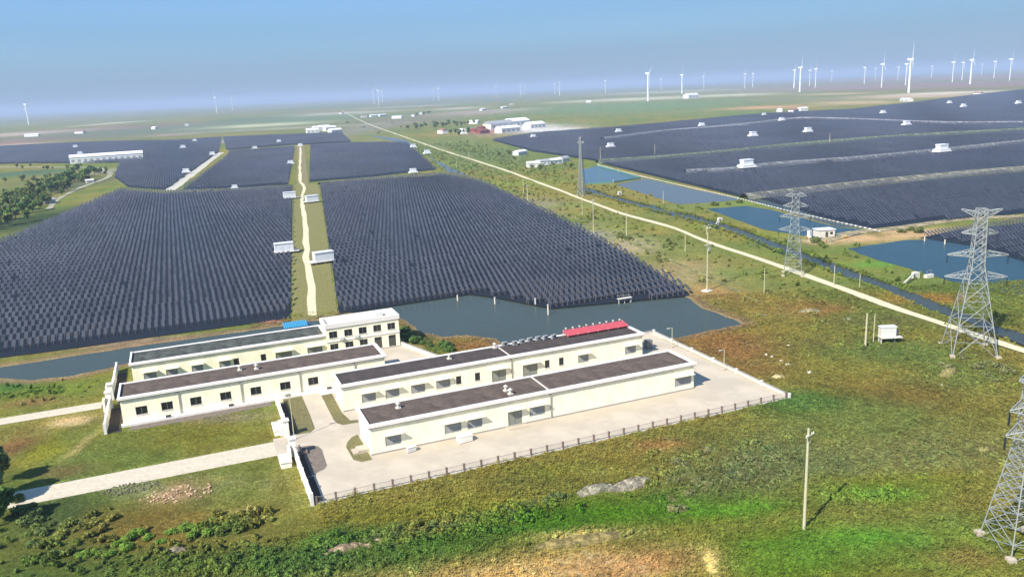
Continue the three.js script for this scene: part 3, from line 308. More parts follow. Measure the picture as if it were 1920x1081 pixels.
// a low terrace with steps along the windowed hall
part('terrace', [bx(-0.3, 48, 0, 0.42, 0.15, 1.1)], M.trim, hallC);
for (const x of [7.5, 18.3, 28.6, 36.4]) part('wall_lamp', [box(0.9, 0.4, 0.3, x, 0.62, 0.9)], M.acDark, hallC);
part('step', [bx(34.4, 38.6, 0, 0.28, 1.1, 2.2), bx(34.4, 38.6, 0, 0.14, 2.2, 2.6)], M.trim, hallC);
part('step', [bx(-1.9, 0, 0.05, 0.6, -3.4, -1.4), bx(-2.6, -1.9, 0.05, 0.3, -3.4, -1.4)], M.concrete, hallA); 
{ // two-storey block
  const u0 = 25.3, u1 = 41.5, L = u1 - u0, D = 6.2, h = 7.2, b = thing('two_storey_block', 'cream two-storey block with ten dark openings beside the pond', 'building', [u0, 0, -172]);
  const xs = [1.55, 4.85, 8.05, 11.3, 14.5], holes = [];
  xs.forEach((x, i) => { holes.push([x - 0.9, x + 0.9, 4.2, 5.7]); holes.push(i < 3 ? [x - 0.9, x + 0.9, 1.5, 2.9] : [x - 0.85, x + 0.85, 0.25, 2.9]); });
  part('wall', wallFace(L, h - 0.7, holes, 0.3), M.cream, b); part('wall', bx(0, 0.3, 0, h - 0.7, -D + 0.3, -0.3), M.cream, b); part('wall', bx(L - 0.3, L, 0, h - 0.7, -D + 0.3, -0.3), M.cream, b); part('wall', bx(0, L, 0, h - 0.7, -D, -D + 0.3), M.cream, b);
  part('roof', bx(0.3, L - 0.3, h - 0.7, h - 0.45, -D + 0.3, -0.3), M.pale, b);
  part('parapet', [bx(-0.2, L + 0.2, h - 0.7, h + 0.25, -0.3, 0.25), bx(-0.2, L + 0.2, h - 0.7, h + 0.2, -D - 0.2, -D + 0.3), bx(-0.2, 0.3, h - 0.7, h + 0.22, -D + 0.3, -0.3), bx(L - 0.3, L + 0.2, h - 0.7, h + 0.22, -D + 0.3, -0.3)], M.trim, b);
  part('string_course', bx(-0.1, L + 0.1, 3.35, 3.6, 0, 0.14), M.trim, b); part('plinth', bx(-0.1, L + 0.1, 0, 0.25, 0, 0.2), M.joint, b);
  part('roof_tank', [box(1.6, 0.9, 1.2, 12.6, h, -3.6)], M.ac, b);
  xs.forEach((x, i) => { windowUnit(b, x - 0.9, x + 0.9, 4.2, 5.7, 2); if (i < 3) windowUnit(b, x - 0.9, x + 0.9, 1.5, 2.9, 2); else { const d = part('door', [bx(x - 0.85, x - 0.02, 0.25, 2.2, -0.2, -0.12), bx(x + 0.02, x + 0.85, 0.25, 2.2, -0.2, -0.12)], M.darkdoor, b); part('pane', bx(x - 0.85, x + 0.85, 2.25, 2.9, -0.2, -0.15), M.glass, d); } });
  for (const x of [3.2, 6.5]) part('air_conditioner', [box(0.85, 0.6, 0.35, x, 3.9, 0.32)], M.ac, b);
}
// things standing on the roofs
function acUnit(x, y, z, label, turn = 0, first) {
  if (acUnit.root) return dup(acUnit.root, 'condenser_unit', [x, y, z], turn, label);
  const t = acUnit.root = thing('condenser_unit', label, 'condenser', [x, y, z], turn);
  part('casing', [box(1.1, 0.8, 0.5, 0, 0.5, 0)], M.fargrey, t); part('fan_grille', new THREE.CylinderGeometry(0.34, 0.34, 0.04, 14).rotateX(Math.PI / 2).translate(0.16, 0.55, 0.26), M.acDark, t);
  for (const s of [-0.42, 0.42]) part('foot', box(0.1, 0.1, 0.5, s, 0.05, 0), M.iron, t); return t;
}
const acWords = ['first', 'second', 'third', 'fourth', 'fifth', 'sixth', 'seventh'];
for (let k = 0; k < 7; k++) acUnit(56.6 + k * 1.75 + rr(-0.2, 0.2), 4.94, -145.2 + rr(-0.3, 0.3), `grey condenser on the dark roof, ${acWords[k]} from the roof joint towards the red sheeting`, rr(-0.3, 0.3));
function roofVent(x, y, z, label) {
  if (roofVent.root) return dup(roofVent.root, 'roof_vent', [x, y, z], 0, label);
  const t = roofVent.root = thing('roof_vent', label, 'roof vent', [x, y, z]);
  part('pipe', [cyl(0.22, 0.22, 0.8, 0, 0, 0, 10)], M.pale, t); part('cap', [new THREE.ConeGeometry(0.42, 0.3, 10).translate(0, 1.02, 0)], M.pale, t); part('kerb', box(0.8, 0.2, 0.8, 0, 0.1, 0), M.pale, t); return t;
}
roofVent(47.2, 4.94, -122.2, 'white vent on the brown roof of the nearest hall, the farther of the pair'); roofVent(47.3, 4.94, -120.4, 'white vent on the brown roof of the nearest hall, the nearer of the pair');
roofVent(28.6, 4.94, -123.6, 'small white vent near the left end of the nearest hall roof'); roofVent(9.2, 5.04, -156.2, 'white vent on the roof of the windowed hall'); roofVent(6.2, 5.04, -157.2, 'low vent beside another on the roof of the windowed hall');
roofVent(44, 4.94, -143.5, 'white vent near the middle of the dark roof'); roofVent(54.2, 4.94, -145.4, 'white vent next to the joint of the dark roof');
function corrugated(w, d, slope, x, y, z) { const g = new THREE.PlaneGeometry(w, d, Math.round(w / 0.12), 1).rotateX(-Math.PI / 2), p = g.attributes.position; for (let i = 0; i < p.count; i++) p.setY(i, 0.05 * Math.sin(p.getX(i) * Math.PI * 2 / 0.5) - p.getZ(i) * slope); const q = g.clone(); q.translate(0, -0.05, 0); g.computeVertexNormals(); q.computeVertexNormals(); return mergeGeometries([plain(g), plain(q)]).translate(x, y, z); }
{
  const t = thing('red_sheet_shelter', 'long red corrugated sheet shelter along the back of the dark roof', 'shelter', [77, 4.94, -145.2]);
  part('roof', corrugated(14.6, 2.6, 0.2, 0, 0.7, 0), M.red, t); part('front_panel', bx(-7.2, 7.2, 0.05, 0.36, 1.0, 1.1), M.darkred, t);
  for (let k = 0; k < 7; k++) { part('post', bx(-7.1 + k * 2.35, -6.98 + k * 2.35, 0, 0.6, 1.0, 1.12), M.pale, t); part('post', bx(-7.1 + k * 2.35, -6.98 + k * 2.35, 0, 1.1, -1.1, -1.0), M.pale, t); }
  for (let k = 0; k < 9; k++) part('clip', box(0.3, 0.26, 0.3, -6.4 + k * 1.6, 1.3, -1.15), M.pale, t);
}
{
  const t = thing('blue_sheet_shed', 'small blue metal shed behind the hall roof beside the two-storey block', 'shed', [20.8, 0, -183.2]);
  part('wall', bx(-2.9, 1.9, 0, 5.2, -1.4, 1.4), M.blue, t); part('roof', corrugated(5.2, 3.4, 0.14, -0.5, 5.55, 0), M.blue, t); part('door', bx(1.9, 2.9, 0, 5.4, -1.2, 1.2), M.darkblue, t);
}
// ---------------------------------------------------------------- walls, fence, gates, lamps
{
  const f = thing('perimeter_fence', 'low iron fence with brown posts along the front of the paved yard', 'fence', [12, 0, -106.4]);
  const n = 30, s = 81.9 / n; part('kerb', bx(0, 82.4, 0, 0.22, -0.12, 0.12), M.pale, f);
  for (let k = 0; k <= n; k++) part('post', [box(0.26, 1.2, 0.26, k * s, 0.6, 0), box(0.34, 0.08, 0.34, k * s, 1.24, 0)], M.iron, f);
  for (let k = 0; k < n; k++) { const g = [bx(k * s + 0.17, k * s + s - 0.17, 1.12, 1.17, -0.02, 0.02), bx(k * s + 0.17, k * s + s - 0.17, 0.34, 0.39, -0.02, 0.02)]; for (let q = 1; q < 14; q++) g.push(box(0.022, 0.78, 0.022, k * s + q * s / 14, 0.76, 0)); part('rail_panel', g, M.rail, f); }
}
function wallRun(name, label, x0, z0, x1, z1, h, w, m, pierEvery = 0) {
  const L = Math.hypot(x1 - x0, z1 - z0), t = thing(name, label, 'wall', [x0, 0, z0], Math.atan2(-(z1 - z0), x1 - x0));
  part('wall', bx(0, L, -0.4, h, -w / 2, w / 2), m, t); part('coping', bx(-0.05, L + 0.05, h, h + 0.1, -w / 2 - 0.05, w / 2 + 0.05), m === M.pale ? M.joint : M.trim, t);
  if (pierEvery) for (let d = 0; d <= L + 0.1; d += L / Math.round(L / pierEvery)) part('pier', bx(d - 0.22, d + 0.22, -0.4, h + 0.25, -w / 2 - 0.1, w / 2 + 0.1), M.trim, t);
  return t;
}
wallRun('boundary_wall', 'pale boundary wall running from the front fence to the main gate', 11.4, -106.4, 11.4, -123.6, 1.7, 0.26, M.white, 4.3);
wallRun('boundary_wall', 'pale boundary wall running from the main gate to the windowed hall', 11.6, -133.4, 11.6, -148.4, 1.7, 0.26, M.white, 5);
wallRun('boundary_wall', 'boundary wall left of the windowed hall, nearer side of the small gate', -17.3, -149, -17.3, -162.4, 1.8, 0.26, M.white, 4.4);
wallRun('boundary_wall', 'boundary wall left of the halls, between the small gate and the channel', -17.3, -168, -17.3, -186, 1.8, 0.26, M.white, 6);
wallRun('boundary_wall', 'low pale wall closing the right side of the paved yard', 94.6, -106.4, 94.8, -151, 0.7, 0.24, M.pale, 7.4);
wallRun('boundary_wall', 'low wall behind the paved strip of the dark-roofed hall', 46.5, -150.4, 94.6, -150.6, 0.9, 0.26, M.pale, 8);
wallRun('boundary_wall', 'pale wall edging the small paved court by the two-storey block', 41.8, -172, 48.6, -151, 0.9, 0.26, M.pale, 0);
function gate(name, label, x, z0, z1, h) {
  const t = thing(name, label, 'gate', [x, 0, z0]), d = z1 - z0, s = Math.sign(d);
  for (const q of [0, d]) { const p = part('gate_pillar', [box(0.95, h, 0.95, 0, h / 2, q)], M.white, t); part('cap', box(1.25, 0.22, 1.25, 0, h + 0.11, q), M.trim, p); }
  for (const q of [-2.6 * s, d + 0.6 * s]) part('gate_wall', bx(-0.9, -0.55, 0, h - 0.7, Math.min(q, q + 2 * s), Math.max(q, q + 2 * s)), M.white, t);
  const g = [bx(-0.05, 0.05, 0.2, 0.3, Math.min(0.6 * s, 0.6 * s + d * 0.3), Math.max(0.6 * s, 0.6 * s + d * 0.3)), bx(-0.05, 0.05, 1.4, 1.5, Math.min(0.6 * s, 0.6 * s + d * 0.3), Math.max(0.6 * s, 0.6 * s + d * 0.3))]; for (let k = 0; k < 9; k++) g.push(box(0.05, 1.3, 0.05, 0, 0.85, 0.6 * s + d * 0.3 * k / 8)); part('gate_leaf', g, M.steel, t); return t;
}
gate('yard_gate', 'white-pillared main gate where the wide road enters the paved yard', 11.3, -124.4, -132.6, 2.9);
gate('yard_gate', 'white-pillared small gate left of the windowed hall', -17.4, -162.8, -167.6, 3.1);
{ const t = thing('concrete_apron', 'white concrete block beside the main gate, nearer side of the road', 'block', [9.6, 0, -122.6]); part('slab', bx(-0.7, 0.9, 0, 0.9, -0.8, 2.4), M.white, t); part('coping', bx(-0.8, 1.0, 0.9, 1.05, -0.9, 2.5), M.trim, t); }
{ const t = thing('concrete_apron', 'white concrete block beside the main gate, farther side of the road', 'block', [10.0, 0, -134.4]); part('slab', bx(-0.5, 0.9, 0, 0.9, -3.2, 0.8), M.white, t); part('coping', bx(-0.6, 1.0, 0.9, 1.05, -3.3, 0.9), M.trim, t); }
function lamp(x, z, h, label, arm = 1) {
  if (lamp.root) { const o = dup(lamp.root, 'yard_lamp', [x, 0, z], 0, label); o.scale.y = h / 4.6; return o; }
  const t = lamp.root = thing('yard_lamp', label, 'lamp post', [x, 0, z]); part('base', box(0.3, 0.3, 0.3, 0, 0.15, 0), M.concrete, t); part('pole', cyl(0.09, 0.06, h, 0, 0, 0), M.pole, t); part('arm', bx(-0.9, 0, h - 0.08, h, -0.04, 0.04), M.pole, t); part('lamp_head', box(0.6, 0.1, 0.2, -0.95, h - 0.05, 0), M.ac, t); return t;
}
lamp(92.6, -140.2, 4.6, 'thin yard lamp on the right edge of the yard, by the dark-roofed hall'); lamp(93.4, -123.4, 4.4, 'thin yard lamp on the right edge of the yard, in front of the brown soil'); lamp(12.3, -130.6, 8.0, 'tall thin lamp just inside the main gate');
// small things on the paving
function crate(name, label, x, z, w, h, d, m, turn = 0) { const t = thing(name, label, 'box', [x, 0.06, z], turn); part('body', box(w, h, d, 0, h / 2 + 0.1, 0), m, t); part('skid', [box(w, 0.1, 0.15, 0, 0.05, d / 2 - 0.1), box(w, 0.1, 0.15, 0, 0.05, -d / 2 + 0.1)], M.iron, t); part('lid', box(w + 0.1, 0.06, d + 0.1, 0, h + 0.13, 0), m, t); return t; }
crate('equipment_crate', 'white box with a dark end standing before the middle door of the nearest hall', 37.4, -116.4, 2.3, 1.0, 1.3, M.white, 0.1);
crate('equipment_crate', 'small dark-ended box by the left grille of the nearest hall', 28.6, -116.9, 1.4, 0.7, 0.9, M.ac, 0.1);
crate('equipment_crate', 'grey box beside the right end of the dark-roofed hall', 88.2, -142.6, 1.4, 1.7, 1.2, M.frame, 0);
{ const t = thing('planter_bed', 'dark kerb ring in the gravel bed by the main gate', 'planter', [13.0, 0.05, -124.8]); part('kerb', [bx(-0.5, 0.5, 0, 0.4, -0.9, -0.7), bx(-0.5, 0.5, 0, 0.4, 0.7, 0.9), bx(-0.5, -0.3, 0, 0.4, -0.7, 0.7), bx(0.3, 0.5, 0, 0.4, -0.7, 0.7)], M.iron, t); part('soil', bx(-0.3, 0.3, 0, 0.3, -0.7, 0.7), M.bark, t); }
// ---------------------------------------------------------------- solar panels over the fishponds
const STATIONS = [   // [x, z, width, label] white inverter cabins among the panels
  [[32.82,-304.8], 6.8, 'cabin', 'white cabin left of the grassy strip, nearest the camera'], [[42.64,-277.88], 7.4, 'cabin', 'white cabin right of the grassy strip, nearest the camera'], [[57.57,-476], 7, 'cabin', 'white cabin left of the grassy strip, at the far end of the near field'], [[65.92,-449.2], 7.4, 'cabin', 'white cabin right of the grassy strip, at the far end of the near field'],
  [[326.6,-412.9], 14, 'house', 'large white flared cabin in the lake field beyond the blue pond'], [[476.9,-399.8], 14, 'house', 'large white flared cabin in the lake field, farther along the same path'],
  [[485.8,-849], 10, 'house', 'white cabin in the lake field straight beyond the thin lattice mast'], [[603.1,-849.8], 11, 'house', 'white cabin in the lake field below the distant white road shed'], [[361.5,-646.4], 10, 'house', 'white cabin in the lake field next to the thin lattice mast'], [[721.2,-844.6], 11, 'house', 'white cabin near the far sandy edge of the lake field'], [[514.5,-642.1], 12, 'house', 'white cabin beyond the large flared one, in the middle of the lake field'], [[581.1,-642], 12, 'house', 'white cabin right of the middle of the lake field'], [[825.4,-1005.6], 9, 'house', 'small white cabin at the far sandy edge of the lake field'], [[899.8,-851.9], 11, 'house', 'white cabin below the nearest wind turbine'], [[702,-633.1], 12, 'house', 'white cabin between the nearest turbine and the farther flared cabin'], [[1188.8,-989], 11, 'house', 'white cabin at the far edge right of the nearest turbine, the farther of two'], [[1073.1,-869], 12, 'house', 'white cabin at the far edge right of the nearest turbine, the nearer of two'], [[1169,-854.7], 12, 'house', 'white cabin at the right end of the far lake field'], [[380.9,-860.2], 9, 'house', 'white cabin in the corner of the lake field by the white yard'],
  [[-131.15,-1347.6], 10, 'house', 'white cabin beyond the left end of the long white shed'], [[-106.5,-1134.8], 10, 'house', 'white cabin touching the left end of the long white shed'], [[11.6,-1130.2], 10, 'house', 'white cabin beyond the far end of the pale diagonal road, left side'], [[7.14,-715.9], 9, 'house', 'white cabin on the left of the pale diagonal road, halfway'], [[37.92,-939.3], 9, 'house', 'white cabin by the far end of the pale diagonal road'], [[31.04,-1315.9], 9, 'house', 'small white cabin in the farthest left panels'], [[87.63,-997.4], 9, 'house', 'white cabin between the diagonal road and the grassy strip'], [[130,-1122.9], 9, 'house', 'white cabin before the cluster of white sheds'], [[33.45,-556.9], 6, 'house', 'grey-white cabin on the far edge of the near left field'], [[92.33,-730.1], 8, 'house', 'white cabin left of the far part of the grassy strip'], [[140.01,-1001.4], 8, 'house', 'white cabin at the far end of the grassy strip'], [[231.24,-831.8], 9, 'house', 'white cabin by the path right of the far field, farther one'], [[215.8,-730.5], 9, 'house', 'white cabin by the path right of the far field, nearer one'], [[154.83,-561.8], 8, 'house', 'grey cabin on the far edge of the near right field'],
];
const panelGeo = new THREE.BoxGeometry(0.78, 0.045, 2.5).rotateX(0.47).translate(0, 1.75, 0);
const rimGeo = mergeGeometries([box(0.86, 0.03, 0.05, 0, -0.04, 1.22), box(0.86, 0.03, 0.05, 0, -0.04, -1.22)].map(plain)).rotateX(0.47).translate(0, 1.75, 0);
const postGeo = mergeGeometries([box(0.09, 2.4, 0.09, 0, 0.85, -0.6), box(0.09, 1.8, 0.09, 0, 0.5, 0.6)].map(plain));
const panelMat = new THREE.MeshPhysicalMaterial({ color: S(71, 73, 80), roughness: 0.35, specularIntensity: 0.5 });
const lineDist = (p, x, z) => { let m = 1e9; for (let i = 1; i < p.length; i++) m = Math.min(m, edgeDist([p[i - 1], p[i]], x, z)); return m; }, lanes = LANES.map(([p, w]) => ({ p, w: w / 2 + 2.6, b: boxOf(p) }));
const spots = [];
for (const [key, poly] of Object.entries(FIELDS)) {
  const A = new Area(poly), clear = STATIONS.filter((s) => true), c0 = Math.floor(A.b[0] / 1.65), c1 = Math.ceil(A.b[1] / 1.65);
  for (let r = Math.floor(-A.b[3] / 6.5); r <= -A.b[2] / 6.5; r++) {
    const z = -(r * 6.5 + 2.2), off = 0;
    for (let c = c0; c <= c1; c++) {
      const x = c * 1.65 + 0.16 * (hash(c, r + 900) - 0.5) + 0.22 * hash(r, 77);
      if (!A.has(x, z)) continue;
      const side = x * CH + z * SH, deep = x * SH - z * CH; if (deep < 20 || Math.abs(side) > deep * 0.72 + 30) continue;   // nothing of the rest is in the picture
      if (hash(c, r) < 0.006) continue;
      if (clear.some(([[sx, sz], w]) => Math.abs(sx - x) < w * 0.62 && z - sz < 6 && z - sz > -4)) continue;
      if (lanes.some((L) => x > L.b[0] - 4 && x < L.b[1] + 4 && z > L.b[2] - 4 && z < L.b[3] + 4 && lineDist(L.p, x, z) < L.w)) continue;
      spots.push([x, z, Math.hypot(x, z)]);
    }
  }
}
spots.sort((a, b) => a[2] - b[2]); console.log('panels', spots.length);
const inView = (x, z) => { const v = new THREE.Vector3(x, 2.5, z).sub(EYE).applyQuaternion(camera.quaternion.clone().invert()); return Math.abs(v.x / -v.z) < 0.62 && Math.abs(v.y / -v.z) < 0.345; };
{
  const near = [], rest = []; for (const s of spots) (near.length < 300 && inView(s[0], s[1]) ? near : rest).push(s);
  let root;
  for (const [x, z] of near) {
    const east = fieldAreas[1].has(x, z), lab = east ? 'narrow tilted blue-grey solar panel on posts at the pond edge of the right-hand near field' : 'narrow tilted blue-grey solar panel on posts at the channel edge of the left-hand near field', grp = east ? 'solar panels along the pond edge of the right-hand near field' : 'solar panels along the channel edge of the left-hand near field';
    if (root) { dup(root, 'solar_panel', [x, 0, z], 0, lab, grp); continue; }
    root = thing('solar_panel', lab, 'solar panel', [x, 0, z], 0, grp);
    part('panel', panelGeo, panelMat, root, true); part('frame', rimGeo, M.steel, root, true); part('post', box(0.09, 2.4, 0.09, 0, 0.85, -0.6), M.iron, root, true); part('post', box(0.09, 1.8, 0.09, 0, 0.5, 0.6), M.iron, root, true);
  }
  const g = mergeGeometries([plain(panelGeo), plain(postGeo)]), im = new THREE.InstancedMesh(g, panelMat, rest.length), m = new THREE.Matrix4(), c = new THREE.Color();
  rest.forEach(([x, z], i) => { m.makeTranslation(x, 0, z); im.setMatrixAt(i, m); const k = (0.8 + 0.3 * vnoise(x * 0.04, z * 0.02)) * (0.78 + 0.44 * hash(i, 5)); c.setRGB(k * (0.96 + 0.1 * vnoise(x * 0.01 + 5, z * 0.01)), k, k * (0.95 + 0.14 * vnoise(x * 0.013, z * 0.013 + 8))); im.setColorAt(i, c); });
  im.name = numbered('solar_panels'); im.userData = { kind: 'stuff', label: 'rows of tilted blue-grey solar panels filling the ponds to the horizon', category: 'solar panels' }; shadowy(im); scene.add(im);
}
// inverter cabins
function cabin(x, z, w, label) {
  if (cabin.root) { const o = dup(cabin.root, 'inverter_cabin', [x, 0, z], null, label); return o; }
  const t = cabin.root = thing('inverter_cabin', label, 'cabin', [x, 0, z], 0, 'white cabins along the grassy strip');
  part('body', bx(-3.3, 3.3, 1.0, 3.9, -1.5, 1.5), M.cabin, t); part('roof', bx(-3.45, 3.45, 3.9, 4.1, -1.7, 1.7), M.cabin, t); part('platform', bx(-3.6, 5.2, 0.75, 1.0, -1.9, 2.2), M.pale, t);
  for (const a of [-3.2, 0, 3.2]) for (const b of [-1.5, 1.5]) part('stilt', box(0.25, 1.6, 0.25, a, 0, b), M.pale, t);
  for (const a of [-2, 0.2]) part('door', bx(a, a + 1.6, 1.1, 3.3, 1.5, 1.56), M.cabin, t); return t;
}
function stationHouse(x, z, w, label) {
  const k = w / 12; if (stationHouse.root) { const o = dup(stationHouse.root, 'inverter_station', [x, 0, z], 0, label); o.scale.setScalar(k * 0.85); return o; }
  const t = stationHouse.root = thing('inverter_station', label, 'cabin', [x, 0, z], 0, 'white inverter cabins among the panels'); t.scale.setScalar(k * 0.85);
  part('body', bx(-3.6, 3.6, 2.4, 6.2, -2, 2), M.cabin, t); const s = new THREE.Shape([[-4, 0], [4, 0], [3.6, 0.7], [-3.6, 0.7]].map((p) => new THREE.Vector2(...p))); part('roof', new THREE.ExtrudeGeometry(s, { depth: 4.4, bevelEnabled: false }).translate(0, 6.2, -2.2), M.cabin, t);
  const q = new THREE.Shape([[-5.6, 0], [5.6, 0], [4.4, 1.5], [-4.4, 1.5]].map((p) => new THREE.Vector2(...p))); part('skirt', new THREE.ExtrudeGeometry(q, { depth: 6, bevelEnabled: false }).translate(0, 2.2, -3), M.cabin, t); part('platform', bx(-6, 6, 1.9, 2.2, -3.4, 3.4), M.pale, t);
  for (const a of [-5, 0, 5]) for (const b of [-2.8, 2.8]) part('stilt', box(0.35, 2.4, 0.35, a, 0.9, b), M.pale, t); return t;
}
STATIONS.forEach(([[x, z], w, kind, label], i) => { const o = kind === 'cabin' ? cabin(x, z, w, label) : stationHouse(x, z, w, label); if (kind === 'cabin' && i % 2) o.rotation.y = Math.PI + 0.12; o.userData.label = label; delete o.userData.group; });

// ---------------------------------------------------------------- lattice pylons
function pylon(label, [x, z], H, base, turn, arms, waist, thick, name = 'lattice_pylon', tight = 1.55) {
  const t = thing(name, label, 'pylon', [x, -0.3, z], turn), topW = base * waist, hw = (y) => { const k = y / H; return (k < 0.62 ? base + (topW - base) * k / 0.62 : topW * (1 - 0.25 * (k - 0.62) / 0.38)) / 2; };
  const C = [[-1, -1], [1, -1], [1, 1], [-1, 1]], lv = [0]; let y = 0; while (y < H - 0.5) { y += Math.max(1.1, hw(y) * tight); lv.push(Math.min(H, y)); }
  if (H - lv[lv.length - 2] < 0.8) lv.splice(lv.length - 2, 1);
  for (const [a, b] of C) { const g = []; for (const [q, w] of [[0, 0.62], [0.62, 1]]) g.push(bar([a * hw(q * H), q * H, b * hw(q * H)], [a * hw(w * H), w * H, b * hw(w * H)], thick)); part('leg', g, M.steel, t); part('footing', box(0.9, 0.7, 0.9, a * hw(0), 0.35, b * hw(0)), M.concrete, t); }
  for (let f = 0; f < 4; f++) { const p = C[f], q = C[(f + 1) % 4], g = []; for (let k = 0; k < lv.length - 1; k++) { const y0 = lv[k], y1 = lv[k + 1], A = (c, yy) => [c[0] * hw(yy), yy, c[1] * hw(yy)]; g.push(bar(A(p, y0), A(q, y1), thick * 0.55), bar(A(q, y0), A(p, y1), thick * 0.55), bar(A(p, y1), A(q, y1), thick * 0.55)); if (y1 - y0 > 3) { const m = (y0 + y1) / 2; g.push(bar(A(p, m), A(q, m), thick * 0.4)); } } part('bracing', g, M.steel, t); }
  for (const [yk, len, rise, flat] of arms) for (const s of [-1, 1]) {
    const y0 = yk * H, w = hw(y0), tip = [s * len, y0 + rise, 0], g = [];
    for (const b of [-1, 1]) { g.push(bar([s * w, y0, b * w], tip, thick * 0.7), bar([s * w, y0 + 1.2, b * w * 0.9], [s * len, y0 + rise + 0.15, 0], thick * 0.7)); for (let k = 1; k < 4; k++) { const r = k / 4, px = s * (w + (len - w) * r), pz = b * w * (1 - r); g.push(bar([px, y0 + rise * r, pz], [s * (w + (len - w) * (r - 0.25)), y0 + 1.2 + (rise - 1.05) * (r - 0.25), b * w * (1 - r + 0.25) * 0.9], thick * 0.45)); } }
    part('crossarm', g, M.steel, t); if (!flat) { const i = [cyl(0.05, 0.05, 1.7, tip[0], tip[1] - 1.7, 0, 6)]; for (let k = 0; k < 7; k++) i.push(cyl(0.14, 0.14, 0.07, tip[0], tip[1] - 0.3 - k * 0.2, 0, 8)); part('insulator', i, M.glass, t); }
  }
  return t;
}
const pyl = ([x, z, h]) => [[x, z], h];
{ const [p, h] = pyl([142.18,-109.16,29.09]); pylon('tall grey lattice pylon straddling the dirt road by the blue pond', p, h, 8.2, -0.62, [[0.94, 3.6, 1.6, 1], [0.83, 3.2, 0.2], [0.68, 5.4, 0.2], [0.53, 5.6, 0.2]], 0.27, 0.24); }
{ const [p, h] = pyl([159.5,-179.87,23.31]); pylon('slim grey lattice pylon beside the dirt road, before the first blue pond', p, h, 5.2, -0.73, [[0.97, 2.9, 0.3, 1], [0.85, 3.4, 0.2], [0.72, 4.1, 0.2], [0.56, 4.3, 0.2]], 0.44, 0.2); }
{ const [p, h] = pyl([86.36,-57.39,21.51]); pylon('dense pale lattice pylon cut by the picture edge in the near meadow', p, h, 6.0, -0.35, [[0.95, 2.2, 0.6, 1], [0.8, 2.9, 0.2], [0.66, 3.1, 0.2]], 0.4, 0.2, 'lattice_pylon', 0.7); }
{ const [p, h] = pyl([193.08,-376.5,30.08]); pylon('thin far lattice mast between the dirt road and the teal pond', p, h, 3.4, -1.0, [[0.9, 2, 0.2, 1]], 0.4, 0.3, 'lattice_mast'); }
// ---------------------------------------------------------------- poles
function pole([x, z, h], label, kind, r = 0.2) {
  const t = thing('utility_pole', label, 'pole', [x, gh(x, z), z], 0.3); part('pole', cyl(r, r * 0.66, h + 0.4, 0, -0.4, 0, 10), M.pole, t);
  const arm = (y, w) => { part('crossarm', bx(-w, w, y - 0.06, y + 0.06, r * 0.7, r * 0.7 + 0.12), M.pole, t); for (const s of [-1, -0.55, 0.55, 1]) part('insulator', cyl(0.07, 0.05, 0.25, s * (w - 0.1), y + 0.06, r * 0.7 + 0.06, 8), M.white, t); };
  if (kind === 1) { arm(h - 0.9, 0.9); part('bracket', bar([0, h - 2.2, 0.1], [0.6, h - 1.0, 0.2], 0.06), M.pole, t); }
  if (kind === 2) { arm(h - 0.5, 1.1); arm(h * 0.72, 1.5); part('footing', box(2.2, 0.3, 2.2, 0, 0.1, 0), M.pale, t); part('switch_box', box(0.7, 0.9, 0.5, 0.5, h * 0.66, 0), M.ac, t); }
  if (kind === 3) { part('arm', [bx(-1.4, 1.4, h - 0.06, h + 0.02, -0.05, 0.05)], M.pole, t); part('lamp_head', [box(0.8, 0.12, 0.3, -1.3, h - 0.1, 0), box(0.8, 0.12, 0.3, 1.3, h - 0.1, 0)], M.ac, t); }
  return t;
}
pole([66.75,-71.49,13.73], 'pale concrete pole standing alone in the near meadow', 1, 0.22); pole([127.42,-121.4,7.36], 'thick pale pole with the white cabinet on stilts beside it', 0, 0.24); pole([131.22,-122.97,6.32], 'thin grey pole between the thick pole and the white cabinet', 0, 0.12);
pole([127.95,-177.02,17.61], 'tall pole with two crossarms on the brown bank by the near field corner', 2, 0.2); pole([144.47,-272.64,13.54], 'pale pole on the dike, in front of the dirt road bend', 1, 0.18); pole([152.32,-261.19,9.04], 'pale pole among green reeds on the dike', 0, 0.2); pole([152.94,-223.98,6.48], 'thin pole below the widened part of the dirt road', 0, 0.14); pole([138.23,-166.36,7.03], 'thin pole between the brown bank and the slim pylon', 0, 0.14);
pole([156.31,-362.4,10.15], 'pale pole near the dry corner of the near field', 1, 0.22); pole([172.9,-406.1,7.53], 'pale pole just behind another on the far dike', 0, 0.22); pole([161.82,-315.5,8.91], 'thin pale pole below the lattice mast', 0, 0.18); pole([159.41,-163.86,5.58], 'thin pole standing by the canal right of the slim pylon', 0, 0.14); pole([162.71,-158.19,4.05], 'short thin pole in the canal bank', 0, 0.12); pole([206.39,-320.1,6.44], 'thin pole on the grassy bank of the grey pond', 0, 0.16); pole([292.17,-538.1,10.98], 'thin grey pole at the near corner of the lake field', 0, 0.2); pole([345.5,-547.9,9.02], 'thin grey pole in the near lake field', 0, 0.2); pole([506.2,-533.3,7.89], 'thin grey pole on the far path of the lake field', 0, 0.25); pole([220.99,-629.1,8.58], 'thin yellowish pole on the far dike', 0, 0.25); pole([193.05,-579.2,7.49], 'thin yellowish pole nearer on the far dike', 0, 0.25); pole([176.98,-245.65,3.57], 'short lamp standard between the dirt road and the canal', 3, 0.14);
